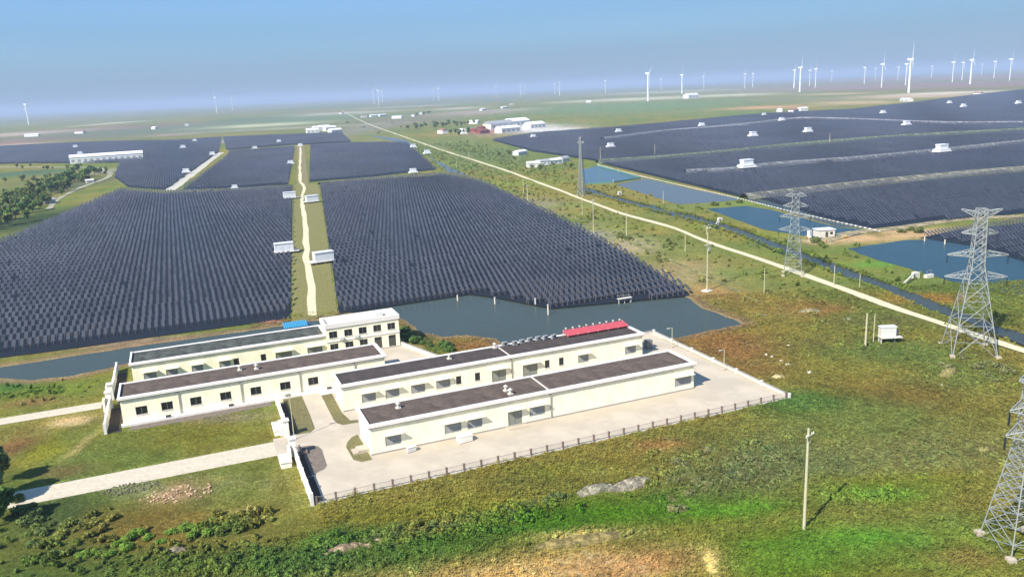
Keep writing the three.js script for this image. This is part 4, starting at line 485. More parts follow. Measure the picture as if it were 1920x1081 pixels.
// ---------------------------------------------------------------- wind turbines: pixel column and length of tower fix the bearing and distance
function turbine([x, z], far, label, phase, group) {
  if (!turbine.root) {
    const t = turbine.root = thing('wind_turbine', label, 'wind turbine', [x, 0, z], 0);
    part('tower', cyl(2.9, 1.7, 85, 0, 0, 0, 14), M.turbine, t); part('nacelle', box(4.2, 4.4, 12, 0, 86.2, -2.5), M.turbine, t); const rot = new THREE.Group(); rot.name = 'rotor'; rot.position.set(0, 86.4, 4.6); t.add(rot);
    part('hub', [new THREE.SphereGeometry(2.4, 12, 8)], M.turbine, rot);
    const b = new THREE.BufferGeometry(), P = [], N = 9; for (let k = 0; k <= N; k++) { const s = k / N, y = 1.5 + 44 * s, c = (s < 0.2 ? 1.6 + 9 * s : 3.4 * (1 - (s - 0.2) * 1.08)) * 0.62 + 0.25, th = 0.75 * (1 - s) + 0.12; P.push([-c * 0.5, y, 0], [0.1, y, th], [c * 0.75, y, 0.1], [0.1, y, -th]); }
    const idx = []; for (let k = 0; k < N; k++) for (let q = 0; q < 4; q++) { const a = 4 * k + q, d = 4 * k + (q + 1) % 4; idx.push(a, d, d + 4, a, d + 4, a + 4); } b.setAttribute('position', new THREE.Float32BufferAttribute(P.flat(), 3)); b.setIndex(idx); b.computeVertexNormals(); b.setAttribute('uv', new THREE.Float32BufferAttribute(new Float32Array(P.length * 2), 2));
    for (let k = 0; k < 3; k++) { const m = part('blade', b, M.turbine, rot, true); m.rotation.z = k * Math.PI * 2 / 3; }
    rot.rotation.z = phase; t.rotation.y = 0.8; return t;
  }
  const o = dup(turbine.root, 'wind_turbine', [x, 0, z], 0.85 + rr(-0.25, 0.2), label, group); o.children.find((q) => q.name === 'rotor').rotation.z = phase; if (far) for (const c of o.children) { if (c.name === 'tower') c.scale.set(0.62, 1, 0.62); } return o;
}
turbine([1833.9,-1654.6], 0, 'largest white wind turbine, behind the pale sandy bank at the far right', 0.05); turbine([2707.1,-2173.2], 0, 'second largest white wind turbine, behind the reddish land at the far right', 0.1); turbine([1424.1,-2298.2], 0, 'white wind turbine rising beside the pale far road, left of the white road shed', 1.1); turbine([2242.8,-3319.9], 0, 'white wind turbine just right of the white road shed', 0.2); turbine([2131.3,-2405], 0, 'white wind turbine behind the olive far field, the taller of a close pair', 0.0); turbine([2815.4,-3217.3], 0, 'white wind turbine close beside the taller one behind the olive far field', 0.3); turbine([-563,-4107.1], 0, 'pale wind turbine alone over the far left horizon', 0.55);
const FARW = 'tiny pale turbine';
[[[256.78,-5024.3], .4, 'on the horizon above the pale far road, taller of two'], [[415.6,-6075.1], .9, 'on the horizon above the pale far road, shorter of two'], [[2522.2,-2403], .1, 'left of the largest turbine'], [[2881.2,-2618.3], .5, 'half hidden behind the largest turbine'], [[3234.2,-2686.1], .2, 'first to the left of the second largest turbine'], [[3682.8,-3004], .8, 'squeezed beside the second largest turbine'], [[3288.3,-2454.4], .3, 'beyond the right end of the reddish land'], [[3291.1,-4197.1], .1, 'midway between the road shed and the close pair, left one'], [[3470.1,-4346], .7, 'midway between the road shed and the close pair, right one'], [[2825.5,-3085.3], .2, 'right of the close pair']].forEach(([p, ph, w]) => turbine(p, 1, FARW + ' ' + w, ph));
for (const p of [[1273.1,-5469.8], [1202.4,-5038], [1515.1,-6227], [2073.3,-6721.9], [1747.1,-5539], [2379,-5568.4], [3115.9,-7191.2], [2869.5,-6023.5], [2324,-4807.4], [2821.2,-5106.6], [3658.8,-5705.7], [3613.2,-5071.5], [3399.9,-3758.9], [5180.7,-5470.8], [3444.2,-3399.2], [5245.3,-5067], [4512.5,-4165.6], [5148.8,-4453.3], [6034.6,-4749.2], [3954.4,-3039.4], [2435.4,-6198.3]]) turbine(p, 1, 'faint wind turbine barely showing through the haze on the horizon', rr(0, 2), 'faint wind turbines along the horizon');
// ---------------------------------------------------------------- cabinet on stilts, pipes, platforms
{ const [x, z] = [133.51,-121.61]; const t = thing('stilted_cabinet', 'white cabinet raised on stilts behind the thick pale pole', 'cabinet', [x, gh(x, z), z], -0.35); t.scale.setScalar(0.85);
  part('body', [bx(-1.9, 1.9, 1.7, 4.1, -0.8, 0.8)], M.pale, t); part('roof', bx(-2.05, 2.05, 4.1, 4.25, -0.95, 0.95), M.cabin, t); for (const k of [-1.25, 0, 1.25]) part('door', bx(k - 0.55, k + 0.55, 1.8, 3.95, 0.8, 0.85), M.ac, t);
  for (const a of [-1.7, 1.7]) for (const b of [-0.6, 0.6]) part('stilt', box(0.22, 2.1, 0.22, a, 0.65, b), M.pale, t); part('side_box', bx(1.9, 2.7, 1.9, 3.2, -0.5, 0.5), M.acDark, t); part('platform', bx(-2, 3.2, 1.5, 1.7, -0.9, 1.6), M.pale, t); }
{ const [x, z] = [207.41,-219.14]; const t = thing('pump_house', 'pale flat-roofed pump house on the spit between the blue ponds', 'shed', [x, 0, z], -0.25);
  part('wall', bx(-3, 3, 0, 2.6, -2, 2), M.pale, t); part('roof', bx(-3.3, 3.3, 2.6, 2.8, -2.3, 2.3), M.greenroof || M.cabin, t); part('door', bx(-0.5, 0.5, 0, 2, 2, 2.05), M.darkdoor, t); part('window', bx(1.2, 2.2, 1, 1.9, 2, 2.04), M.glass, t); }
{ const [x, z] = [201.47,-219.68]; const t = thing('water_tank', 'small white upright tank left of the pump house', 'tank', [x, 0, z]); part('tank', cyl(0.8, 0.8, 2.4, 0, 0.3, 0, 14), M.cabin, t); part('lid', new THREE.SphereGeometry(0.8, 14, 5, 0, 7, 0, 1.2).scale(1, 0.4, 1).translate(0, 2.6, 0), M.cabin, t); part('stand', box(1.8, 0.4, 1.8, 0, 0.15, 0), M.concrete, t); }
function outlet(a, b, label) { const A = [a[0], 0.5, a[1]], B = [b[0], 1.7, b[1]], t = thing('outlet_pipe', label, 'pipe', [a[0], 0, a[1]]); const o = (p) => [p[0] - a[0], p[1], p[2] - a[1]]; part('pipe', bar(o(A), o(B), 0.5, 10), M.pale, t); part('head_block', box(1.6, 1.7, 1.4, b[0] - a[0], 0.85, b[1] - a[1]), M.pale, t); return t; }
outlet([172.9,-153.71], [183.21,-158.68], 'white outlet pipe running down the canal bank below the second blue pond'); outlet([191.24,-259.63], [197.78,-265.76], 'white outlet block on the canal bank below the first blue pond'); outlet([203.68,-358.9], [209.02,-365], 'white outlet block on the canal bank below the grey pond');
{ const [x, z] = [186.54,-157.26]; const t = thing('sluice_box', 'pale sluice box at the near shore of the second blue pond', 'sluice', [x, 0, z]); part('box', [box(2.6, 0.9, 1.1, 0, 0.45, 0)], M.pale, t); part('gate_frame', [bar([-0.8, 0, 0], [-0.8, 2, 0], 0.12), bar([0.8, 0, 0], [0.8, 2, 0], 0.12), bar([-0.8, 2, 0], [0.8, 2, 0], 0.12)], M.steel, t); }
{ const [x, z] = [103.78,-178.32]; const t = thing('floating_walkway', 'pale T-shaped walkway in the pond at the edge of the panels', 'walkway', [x, -0.2, z]); part('deck', bx(-2.6, 1.4, 1.3, 1.45, -0.5, 0.5), M.pale, t); part('ladder', [bar([1.3, 0.1, 0.2], [1.3, 1.6, 0.2], 0.1), bar([1.3, 0.1, -0.3], [1.3, 1.6, -0.3], 0.1)], M.pale, t); for (const a of [-2.3, -0.6, 1.1]) part('stilt', box(0.16, 2.2, 0.16, a, 0.3, 0), M.pale, t); part('rail', bar([-2.6, 2.1, -0.45], [1.4, 1.9, -0.45], 0.08), M.pale, t); }
function stake([x, z], h, label) { const t = thing('mooring_post', label, 'post', [x, -0.6, z]); part('post', cyl(0.22, 0.2, h + 0.6, 0, 0, 0, 8), M.pale, t); part('cap', cyl(0.28, 0.28, 0.1, 0, h + 0.6, 0, 8), M.pale, t); }
stake([81.48,-178.81], 2.3, 'pale post in the pond at the jutting corner of the panels'); stake([82.56,-189.06], 1.5, 'short pale post in the pond beside the jutting corner of the panels'); stake([73.76,-195.83], 1.5, 'short pale post in the pond where the panel edge steps'); stake([66.21,-204.52], 1.2, 'lowest pale post in the pond along the panel edge'); stake([226.72,-193.91], 1.5, 'pale post in the second blue pond, by the panels'); stake([227.31,-186.6], 1.5, 'pale post in the second blue pond, farther from its tip');
{ // white floats strung along the edge of the lake field
  const f = thing('float_line', 'string of white floats along the near edge of the lake field', 'float line', [...[278.5,-517.7]].flatMap((v, i) => i ? [0, v] : [v])), o = [278.5,-517.7], pts = [[278.5,-517.7], [262.15,-432.7], [251.38,-361.2], [243.98,-311], [236.42,-270.34], [232.53,-241.86], [229.03,-214.94]].map(([x, z]) => new THREE.Vector3(x - o[0], 0.2, z - o[1])), c = new THREE.CatmullRomCurve3(pts), L = c.getLength(), n = Math.floor(L / 2.6);
  part('rope', new THREE.TubeGeometry(c, 120, 0.09, 4), M.pale, f); const g = new THREE.SphereGeometry(1, 8, 6); c.getSpacedPoints(n).forEach((p) => { const q = part('float', g, M.farwhite, f, true); q.position.copy(p); q.scale.set(rr(0.25, 0.55), rr(0.2, 0.3), rr(0.25, 0.4)); q.rotation.y = rr(0, 3); });
}
{ const f = thing('net_fence', 'green net fence round the teal pond by the lake field', 'fence', [0, 0, 0]); const p = [[273.36,-506.7], [265.46,-464.6], [255.27,-419.5], [232.12,-412.5], [216,-417.5]]; for (let i = 0; i < p.length - 1; i++) { const L = Math.hypot(p[i + 1][0] - p[i][0], p[i + 1][1] - p[i][1]), a = Math.atan2(-(p[i + 1][1] - p[i][1]), p[i + 1][0] - p[i][0]); part('net_panel', box(L, 1.0, 0.06, L / 2, 0.5, 0).rotateY(a).translate(p[i][0], 0, p[i][1]), M.net, f); part('post', box(0.2, 2.2, 0.2, p[i][0], 1.1, p[i][1]), M.pale, f); } }

// ---------------------------------------------------------------- distant sheds and houses
function shed(name, label, [x, z], w, d, h, roofM, wallM, turn, bays = 0, group) {
  const t = thing(name, label, name === 'house' ? 'house' : 'shed', [x, 0, z], turn, group); part('wall', bx(-w / 2, w / 2, 0, h, -d / 2, d / 2), wallM, t);
  const s = new THREE.Shape([[-d / 2 - 0.4, 0], [d / 2 + 0.4, 0], [0, d * 0.22]].map((p) => new THREE.Vector2(...p))); part('roof', new THREE.ExtrudeGeometry(s, { depth: w + 0.8, bevelEnabled: false }).rotateY(Math.PI / 2).translate(-w / 2 - 0.4, h, 0), roofM, t);
  for (let k = 0; k < bays; k++) part(k % 4 === 1 ? 'door' : 'window', box(w / bays * 0.45, h * 0.4, 0.1, -w / 2 + (k + 0.5) * w / bays, h * 0.45, d / 2 + 0.04), M.fargrey, t); return t;
}
shed('long_shed', 'long white shed with a row of dark openings beyond the left fields', [-66.4,-971.1], 70, 12, 6.5, M.farwhite, M.farwhite, 0.04, 12);
const farm = ['leftmost', 'second', 'third', 'fourth', 'rightmost']; for (let k = 0; k < 5; k++) shed('farm_shed', `white shed of the cluster at the head of the grassy strip, ${farm[k]} of five`, [[216.02,-1386.8], [238.4,-1463.4], [258.16,-1524.2], [252.49,-1433.4], [242.96,-1333.1]][k], 20, 12, 5 + (k % 2), M.farwhite, M.farwhite, 0.1 * k, 3);
const yard = [[[446.2,-1132.3], 46, 18, 8, 'grey-roofed hall on the white yard'], [[494.6,-1180.4], 40, 20, 8, 'white hall at the back of the white yard'], [[481.2,-1081.7], 30, 16, 6, 'low white hall towards the pointed end of the yard'], [[413.3,-1016.6], 34, 14, 6, 'white hall at the front edge of the white yard']];
for (const [p, w, d, h, l] of yard) shed('workshop', l, p, w, d, h, l.startsWith('grey') ? M.fargrey : M.farwhite, M.farwhite, 0.35, 4);
const red = [[[387.7,-1068.4], 'red-roofed house left of the white yard, front one'], [[421,-1130], 'red-roofed house left of the white yard, middle one'], [[452.8,-1179.9], 'red-roofed house left of the white yard, back one'], [[383,-1030.8], 'low red-roofed house at the corner of the white yard']]; red.forEach(([p, l], i) => shed('house', l, p, 16 + 3 * (i % 2), 9, 4, M.brick, M.brick, 0.5, 3));
const vill = [[[482,-2203.6], 'white village house left of the straight far road'], [[508.3,-2204.2], 'pale long village house by the far road'], [[533.3,-2211], 'greenish-white village house right of the far road'], [[573.5,-2036.4], 'white village house beside dark trees'], [[643.2,-2207.2], 'white village house behind dark trees'], [[366.5,-1063.2], 'pale house in front of the tree clump'], [[348.8,-1098], 'white low house in front of the tree clump'], [[489.4,-1354.5], 'white gable house at the end of the tree clump'], [[503.1,-1932], 'small white village house between the far road and the trees']];
vill.forEach(([p, l], i) => shed('house', l, p, 14 + 6 * (i % 3), 9, 4.5, i % 3 ? M.farwhite : M.tile, M.farwhite, 0.3 * i, 3));
const ham = [[[238.38,-540.2], 9, 'white hamlet house left of the lattice mast, leftmost'], [[250.4,-549.8], 10, 'grey-roofed hamlet house left of the lattice mast'], [[259.74,-551.1], 12, 'white hamlet house with dark openings left of the lattice mast'], [[272.61,-561.2], 8, 'white hamlet house nearest the lattice mast'], [[275.92,-652.8], 14, 'low pale shed behind the hamlet']];
ham.forEach(([p, w, l], i) => shed('house', l, p, w, 6, 3, i % 2 ? M.fargrey : M.farwhite, M.farwhite, 0.2 * i - 0.2, 3));
const farB = [[960,196,'pale far shed left of the green far field'], [945,203,'second pale far shed left of the green far field'], [905,207,'low pale shed beyond the village clump'], [640,213,'tiny white shed where the far road meets the haze'], [350,236,'tiny pale house beyond the farthest left panels'], [290,242,'tiny white house beyond the long white shed'], [150,250,'tiny pale house on the reddish land, right one'], [60,256,'tiny pale house on the reddish land, left one'], [1505,208,'pale shed on the sandy edge of the lake field, right one'], [1488,211,'pale shed on the sandy edge of the lake field, middle one'], [1462,210,'pale shed on the sandy edge of the lake field, left one'], [1700,190,'tiny pale shed on the bank below the largest turbine'], [1835,178,'tiny white shed on the bank right of the largest turbine'], [1105,192,'tiny white shed at the start of the pale far road']];
farB.forEach(([, , l], i) => shed('house', l, [[1195.5,-2885.5], [953.2,-2366.1], [839,-2248.1], [551.8,-2873.5], [40.65,-2326.4], [-34.89,-2180.9], [-195.73,-2167], [-287.97,-2119.3], [956.9,-1071.7], [911.7,-1041.2], [921.5,-1084.9], [1298.2,-1175], [1593.3,-1257], [1341.8,-2543.8]][i], 16 + 5 * (i % 4), 9, 4.5, i % 3 ? M.farwhite : M.tile, M.farwhite, 0.4 * i, 2));
shed('road_shed', 'white shed on the pale far road beside the left big turbine', [1631.5,-2361.1], 50, 26, 11, M.farwhite, M.farwhite, 0.2, 3);
shed('shack', 'small pale shack by the left track at the tree belt', [-74.27,-566], 6, 4, 2.4, M.fargrey, M.pale, 0.5, 2); shed('shack', 'white shack at the upper edge of the tree belt', [-92.3,-578.3], 7, 4, 2.4, M.farwhite, M.pale, 0.2, 2); shed('shack', 'tiny shack at the corner of the near left field', [-62.15,-697.6], 5, 4, 2.2, M.farwhite, M.pale, 0.2, 1);
ribbon('dirt_road', [[-52.51,-836], [-60.63,-838], [-71.5,-878.3], [-134.86,-956.4], [-231.05,-1063.7]], 4, 0.08, std(new THREE.Color(...lin(176, 172, 150)), 1), 0.3);
ribbon('dirt_road', [[-71.84,-864.2], [-53.96,-791.8], [-52.85,-738.7], [-65.53,-660.8], [-71.86,-592.2], [-70.9,-532.1]], 3.5, 0.09, std(new THREE.Color(...lin(160, 156, 130)), 1), 0.4);

// ---------------------------------------------------------------- trees and shrubs
function leafGeo(n, rx, ry, size, seed0, lobes = 5) {             // many small leaf clumps through an uneven crown
  seed = seed0; const L = []; for (let k = 0; k < lobes; k++) L.push([rr(-0.55, 0.55), rr(-0.5, 0.55), rr(-0.55, 0.55), rr(0.4, 0.68)]);
  const pos = [], nor = [], col = [], v = new THREE.Vector3(), a = new THREE.Vector3(), b = new THREE.Vector3();
  for (let i = 0; i < n; i++) {
    const l = L[i % lobes]; v.set(rr(-1, 1), rr(-1, 1), rr(-1, 1)).normalize().multiplyScalar(l[3] * Math.cbrt(rr(0.25, 1)));
    const px = (l[0] + v.x) * rx, py = (l[1] + v.y) * ry, pz = (l[2] + v.z) * rx, s = size * rr(0.6, 1.35);
    a.set(rr(-1, 1), rr(-0.6, 0.6), rr(-1, 1)).normalize(); b.set(rr(-1, 1), rr(-1, 1), rr(-1, 1)).cross(a).normalize(); const nn = a.clone().cross(b); let flip = false; if (nn.y < 0) { nn.negate(); flip = true; } nn.lerp(v.clone().normalize(), 0.5).normalize();
    const k = rr(0.7, 1.15), c = [k * rr(0.9, 1.15), k, k * rr(0.8, 1.1)], q = [[0, 1.1], [-0.75, 0.1], [0, -1], [0.75, -0.1]].map(([s1, s2]) => [px + (a.x * s1 + b.x * s2) * s, py + (a.y * s1 + b.y * s2) * s, pz + (a.z * s1 + b.z * s2) * s]);
    { const e1 = new THREE.Vector3(q[1][0] - q[0][0], q[1][1] - q[0][1], q[1][2] - q[0][2]), e2 = new THREE.Vector3(q[2][0] - q[0][0], q[2][1] - q[0][1], q[2][2] - q[0][2]); flip = e1.cross(e2).dot(nn) < 0; }
    for (const w of flip ? [0, 2, 1, 0, 3, 2] : [0, 1, 2, 0, 2, 3]) { pos.push(...q[w]); nor.push(nn.x, nn.y, nn.z); col.push(...c); }
  }
  const g = new THREE.BufferGeometry(); g.setAttribute('position', new THREE.Float32BufferAttribute(pos, 3)); g.setAttribute('normal', new THREE.Float32BufferAttribute(nor, 3)); g.setAttribute('color', new THREE.Float32BufferAttribute(col, 3)); g.setAttribute('uv', new THREE.Float32BufferAttribute(new Float32Array(pos.length / 3 * 2), 2)); return g;
}
const leafMat = (r, g, b) => new THREE.MeshPhysicalMaterial({ color: S(r, g, b), roughness: 0.9, vertexColors: true, specularIntensity: 0.15, transmission: 0.3, thickness: 0, side: THREE.DoubleSide });
const LM = [leafMat(112, 130, 74), leafMat(92, 122, 62), leafMat(124, 134, 74), leafMat(136, 140, 92), leafMat(124, 156, 64)];
function treeProto(n, size, seed0, H) { const r = H * 0.36, y = H * 0.6; return { crown: leafGeo(n, r, H * 0.42, size, seed0, 6).translate(0, y, 0), trunk: mergeGeometries([plain(new THREE.CylinderGeometry(0.1, 0.24, H * 0.55, 6).translate(0, H * 0.27, 0)), plain(bar([0, H * 0.35, 0], [r * 0.5, H * 0.62, r * 0.2], 0.14)), plain(bar([0, H * 0.3, 0], [-r * 0.5, H * 0.6, -r * 0.3], 0.14))]) }; }
const farT = [treeProto(170, 0.75, 11, 8), treeProto(170, 0.75, 12, 7), treeProto(150, 0.7, 13, 6)], nearT = [treeProto(1500, 0.3, 21, 6.5), treeProto(1400, 0.3, 22, 5)];
function tree(list, i, [x, z], s, label, group, mi) { const p = list[i % list.length], t = thing('tree', label, 'tree', [x, gh(x, z), z], rr(0, 6), group); part('trunk', p.trunk, M.bark, t, true); part('crown', p.crown, LM[mi], t, true); t.scale.set(s * rr(0.85, 1.15), s, s * rr(0.85, 1.15)); return t; }
seed = 777;
{ // the belt of trees beside the left field
  const line = [[-89.27,-443.4], [-81.85,-465.5], [-79.76,-499.8], [-76.93,-537.1], [-75.22,-595.1], [-70.49,-641.2], [-65.74,-705.8], [-58.21,-760.7], [-54.73,-805.2]];
  for (let k = 0; k < 150; k++) { const u = Math.pow(rnd(), 0.9) * (line.length - 1), i = Math.min(line.length - 2, Math.floor(u)), f = u - i, j = (d) => (rnd() + rnd() - 1) * d, x = line[i][0] * (1 - f) + line[i + 1][0] * f + j(22) - 14, z = line[i][1] * (1 - f) + line[i + 1][1] * f + j(34) - 4; tree(farT, k, [x, z], rr(0.6, 1.3), 'dark green tree in the belt along the left edge of the near field', 'trees of the belt beside the left field', k % 5 === 0 ? 2 : k % 2); }
  for (let k = 0; k < 26; k++) { const p = [[-126.24,-749.9], [-110.25,-769.5], [-83.09,-732.5], [-103.43,-644.5], [-89.57,-692], [-75.72,-778.7], [-137.97,-944.3], [-109.97,-906], [-87.89,-867.6]][k % 9]; tree(farT, k, [p[0] + rr(-14, 14), p[1] + rr(-22, 22)], rr(0.4, 0.8), 'low olive tree scattered in the grass above the tree belt', 'scattered trees above the belt', 2); }
  for (let k = 0; k < 34; k++) { const p = [[367,-1280.3], [399.2,-1343.3], [394.6,-1283.2], [428.7,-1346.9], [422.8,-1286.1], [458.7,-1350.7], [474,-1352.6], [612.4,-2092.1], [666.4,-2233.5], [351.3,-1047.7], [353.6,-1021.8]][k % 11]; tree(farT, k, [p[0] + rr(-14, 14), p[1] + rr(-25, 25)], rr(0.9, 1.4), 'dark tree of the village clump left of the white yard', 'trees of the village clump', k % 2); }
  for (let k = 0; k < 24; k++) { const x0 = 560 + k * 22, p = [[338.4,-1772.4], [311.7,-1476.3], [292.61,-1208.3], [359,-1366], [297.3,-860.7], [289.91,-782.2], [260.05,-656.6], [250,-608.4], [227.55,-525.1], [239.83,-511.8], [258.11,-523.8], [403.3,-1592.9]][k % 12]; tree(farT, k, [p[0] + rr(-12, 12), p[1] + rr(-12, 12)], rr(0.4, 0.75), 'small green tree dotted along the far dike road', 'trees along the far dike road', 2); }
}
seed = 4242;
const NT = [[[-31,-135.97], 1.0, 'dark tree at the picture edge above the wide road, casting shade over it'], [[-28.97,-120.93], 1.1, 'dark tree at the lower left picture edge'], [[-31.52,-127.99], 1.3, 'dark tree half outside the left picture edge']];
NT.forEach(([p, s, l], i) => tree(nearT, i, p, s, l, undefined, i % 2));
const bushGeo = [leafGeo(900, 1.25, 0.85, 0.17, 31, 5), leafGeo(900, 1.4, 0.75, 0.17, 32, 6), leafGeo(700, 1.0, 0.9, 0.16, 33, 4)].map((g) => g.translate(0, 0.75, 0)), stemGeo = mergeGeometries([plain(bar([0, 0, 0], [0.3, 0.9, 0.2], 0.06)), plain(bar([0, 0, 0], [-0.3, 0.9, -0.1], 0.06)), plain(bar([0, 0, 0], [0.05, 1.0, -0.3], 0.06))]);
function bush([x, z], s, mi, label, group) { const t = thing('shrub', label, 'shrub', [x, gh(x, z) - 0.1, z], rr(0, 6), group); part('foliage', bushGeo[Math.floor(rnd() * 3)], LM[mi], t, true); part('stem', stemGeo, M.bark, t, true); t.scale.set(s * rr(0.9, 1.3), s * rr(0.8, 1.1), s * rr(0.9, 1.3)); return t; }
for (const [list, label, group, mi, s] of [
  [[[-13.72,-108.28], [-12.5,-109.4], [-11.02,-109.54], [-9.43,-107.85], [-8.25,-106.38], [-6.81,-108.01], [-5.61,-108.61], [-4.16,-107.57], [-2.6,-108.01], [-1.41,-108.65], [-0.18,-108.34], [0.83,-106.89], [-11.76,-106.72], [-15.83,-107.09], [-14.19,-105.45], [-17.67,-107.19], [-4.67,-105.74], [-2.06,-105.01]], 'dark green shrub in the thicket below the heaps by the wide road', 'shrubs of the thicket below the road', 4, 0.7],
  [[[-26.5,-123.39], [-24.5,-120.24], [-23.22,-115.71], [-23.78,-112.76], [-20.94,-109.52], [-27.81,-127.82]], 'grey-green shrub around the trees at the lower left edge', 'shrubs round the lower left trees', 0, 1.0],
  [[[17.06,-93.63], [18.8,-93.6], [20.55,-93.58], [21.89,-92.04], [23.74,-92.26], [25.42,-92.58], [27.35,-92.2], [29.17,-92.78], [31.75,-93.02], [33.65,-92.99], [34.59,-91.88], [37.09,-92.83], [39.06,-92.8], [40.86,-92.88], [42.88,-93.19], [44.27,-93.16], [18.97,-91.55], [22.16,-90.5], [29.05,-90.74], [34.93,-90.46]], 'green shrub along the ditch between the dry meadow and the bright crop', 'shrubs along the ditch', 0, 0.7],
  [[[59.75,-89.75], [62.34,-90.25], [62.26,-87.54], [67.02,-89.7], [69.76,-90.21], [72.57,-90.73], [69.53,-87.44], [72.61,-87.74], [76.11,-88.46], [59.82,-85.3], [63.11,-86.21], [56.1,-85.54], [55.14,-82.8], [69.71,-95.36], [63.45,-93.92]], 'grey-green shrub in the rough meadow right of the pale heap', 'shrubs of the rough meadow', 3, 0.8],
  [[[44.06,-178.11], [44.71,-175.81], [45.34,-173.55], [46.65,-173.72], [46.7,-170], [44.54,-182.77], [46.86,-167.23], [50.59,-166.82], [50.68,-163.68]], 'dark shrub on the shore beside the two-storey block', 'shrubs beside the two-storey block', 1, 1.1],
  [[[133.85,-98.77], [132.53,-95.62], [135.64,-101.84], [137.06,-96.95], [136.88,-106.88], [139.49,-103.18], [138.48,-99.52], [130.59,-104.02]], 'grey-green shrub under the tall pylon', 'shrubs under the tall pylon', 3, 0.9],
  [[[149.8,-254.98], [149.31,-257.99], [151.68,-264.44], [155.53,-235.82], [223.05,-303.8], [228.52,-301.4], [212.9,-301.7], [236.22,-303.8], [233.02,-209.27], [239.04,-210.13], [237.84,-205.66], [197.12,-211.82], [195.55,-207.14]], 'green shrub on the banks between the dike and the ponds', 'shrubs on the pond banks', 2, 1.4],
]) for (const p of list) bush([p[0] + rr(-0.5, 0.5), p[1] + rr(-0.5, 0.5)], s * rr(0.65, 1.15), mi, label, group);

// ragged scrub that nobody could count
{
  const kindsS = [leafGeo(260, 0.9, 0.55, 0.16, 51, 6).translate(0, 0.4, 0), leafGeo(220, 0.6, 0.75, 0.15, 52, 5).translate(0, 0.55, 0)], spots = [[], []]; seed = 515;
  for (const [px, n, sz] of [[[7.6,-92.97,15.07,3.66], 330, .75], [[-6.35,-100.73,10.02,3.44], 150, .6], [[-20.54,-111.42,7.67,6.71], 90, .8], [[23.66,-92.01,8.94,1.83], 150, .9], [[34.67,-91.68,7.83,1.68], 120, .9], [[63.01,-89.9,8.46,5.7], 190, .7], [[74.29,-89.82,7.16,7.32], 120, .7], [[72,-78.18,11.54,6.11], 130, .5], [[94.48,-79.18,14.05,7.53], 150, .6], [[136.9,-119.62,13.46,9.27], 120, .6], [[138.26,-132.55,10.81,7.82], 90, .6], [[140.28,-159.2,12.28,6.52], 70, .6], [[129.8,-101.07,10.94,9.36], 110, .7], [[44.98,-81.23,13.49,1.77], 110, .5], [[80.65,-73.73,4.29,1.24], 60, .8], [[-32.7,-180.52,8.62,5.15], 70, .6], [[1.12,-107.21,3.62,2.13], 80, .9]])
    for (let i = 0; i < n; i++) { const a = (rr(-1, 1) + rr(-1, 1)) * 0.75 * px[2], l = (rr(-1, 1) + rr(-1, 1)) * 0.75 * px[3], x = px[0] + a * CH - l * SH, z = px[1] + a * SH + l * CH; if (compoundArea.has(x, z) || pondArea.has(x, z) || stripArea.has(x, z) || (x < 14 && ((z < -126 && z > -132.5) || (z < -162 && z > -168))) || z < -103.5 && x > 9 && x < 97 && z > -152) continue; spots[i % 2].push([x, z, sz * rr(0.4, 1.25)]); }
  const road = new THREE.CatmullRomCurve3([[262.32,-887.2], [214.93,-538.8], [187.15,-365.6], [175.9,-266.75], [164.98,-197.3], [158.07,-155.72], [153.16,-120.24], [151.32,-104.23]].map(([x, z]) => new THREE.Vector3(x, 0, z))), wet = [...Object.values(PONDS), ...Object.values(FIELDS)].map((p) => new Area(p));
  for (let i = 0; i < 2600; i++) { const t = rnd(), p = road.getPointAt(t), d = road.getTangentAt(t), o = (rr(-1, 1) + rr(-1, 1)) * 26, x = p.x - d.z * o, z = p.z + d.x * o; if (Math.abs(o) < 4 || lineDist(CANAL, x, z) < 3.8 || wet.some((A) => A.has(x, z)) || pondArea.has(x, z)) continue; spots[i % 2].push([x, z, rr(0.4, 1.2) * (Math.abs(o) < 8 ? 0.6 : 1)]); }
  const can = new THREE.CatmullRomCurve3(CANAL.map(([x, z]) => new THREE.Vector3(x, 0, z)));
  for (let i = 0; i < 1100; i++) { const p = can.getPointAt(rnd()), d = can.getTangentAt(Math.min(0.999, rnd())), s0 = rnd() < 0.5 ? 1 : -1, o = s0 * rr(2.4, 4.4), x = p.x - d.z * o, z = p.z + d.x * o; if (lineDist(ROADLINE, x, z) > 2.2) spots[i % 2].push([x, z, rr(0.35, 0.8)]); }
  spots.forEach((L, k) => { const im = new THREE.InstancedMesh(kindsS[k], leafMat(255, 255, 255), L.length), m = new THREE.Matrix4(), q = new THREE.Quaternion(), c = [0, 0, 0], col = new THREE.Color(); L.forEach(([x, z, s], i) => { m.compose(new THREE.Vector3(x, gh(x, z) - 0.05, z), q.setFromAxisAngle(new THREE.Vector3(0, 1, 0), rr(0, 6)), new THREE.Vector3(s * rr(0.8, 1.4), s, s * rr(0.8, 1.4))); im.setMatrixAt(i, m); cover(x, z, c); const v = rr(0.75, 1.25); im.setColorAt(i, col.setRGB(c[0] * v * 1.4, c[1] * v * 1.62, c[2] * v * 1.5)); }); im.name = numbered(k ? 'undergrowth' : 'scrub'); im.userData = { kind: 'stuff', label: k ? 'ragged taller undergrowth over the near meadow' : 'low ragged scrub over the near meadow', category: 'scrub' }; shadowy(im); scene.add(im); });
}

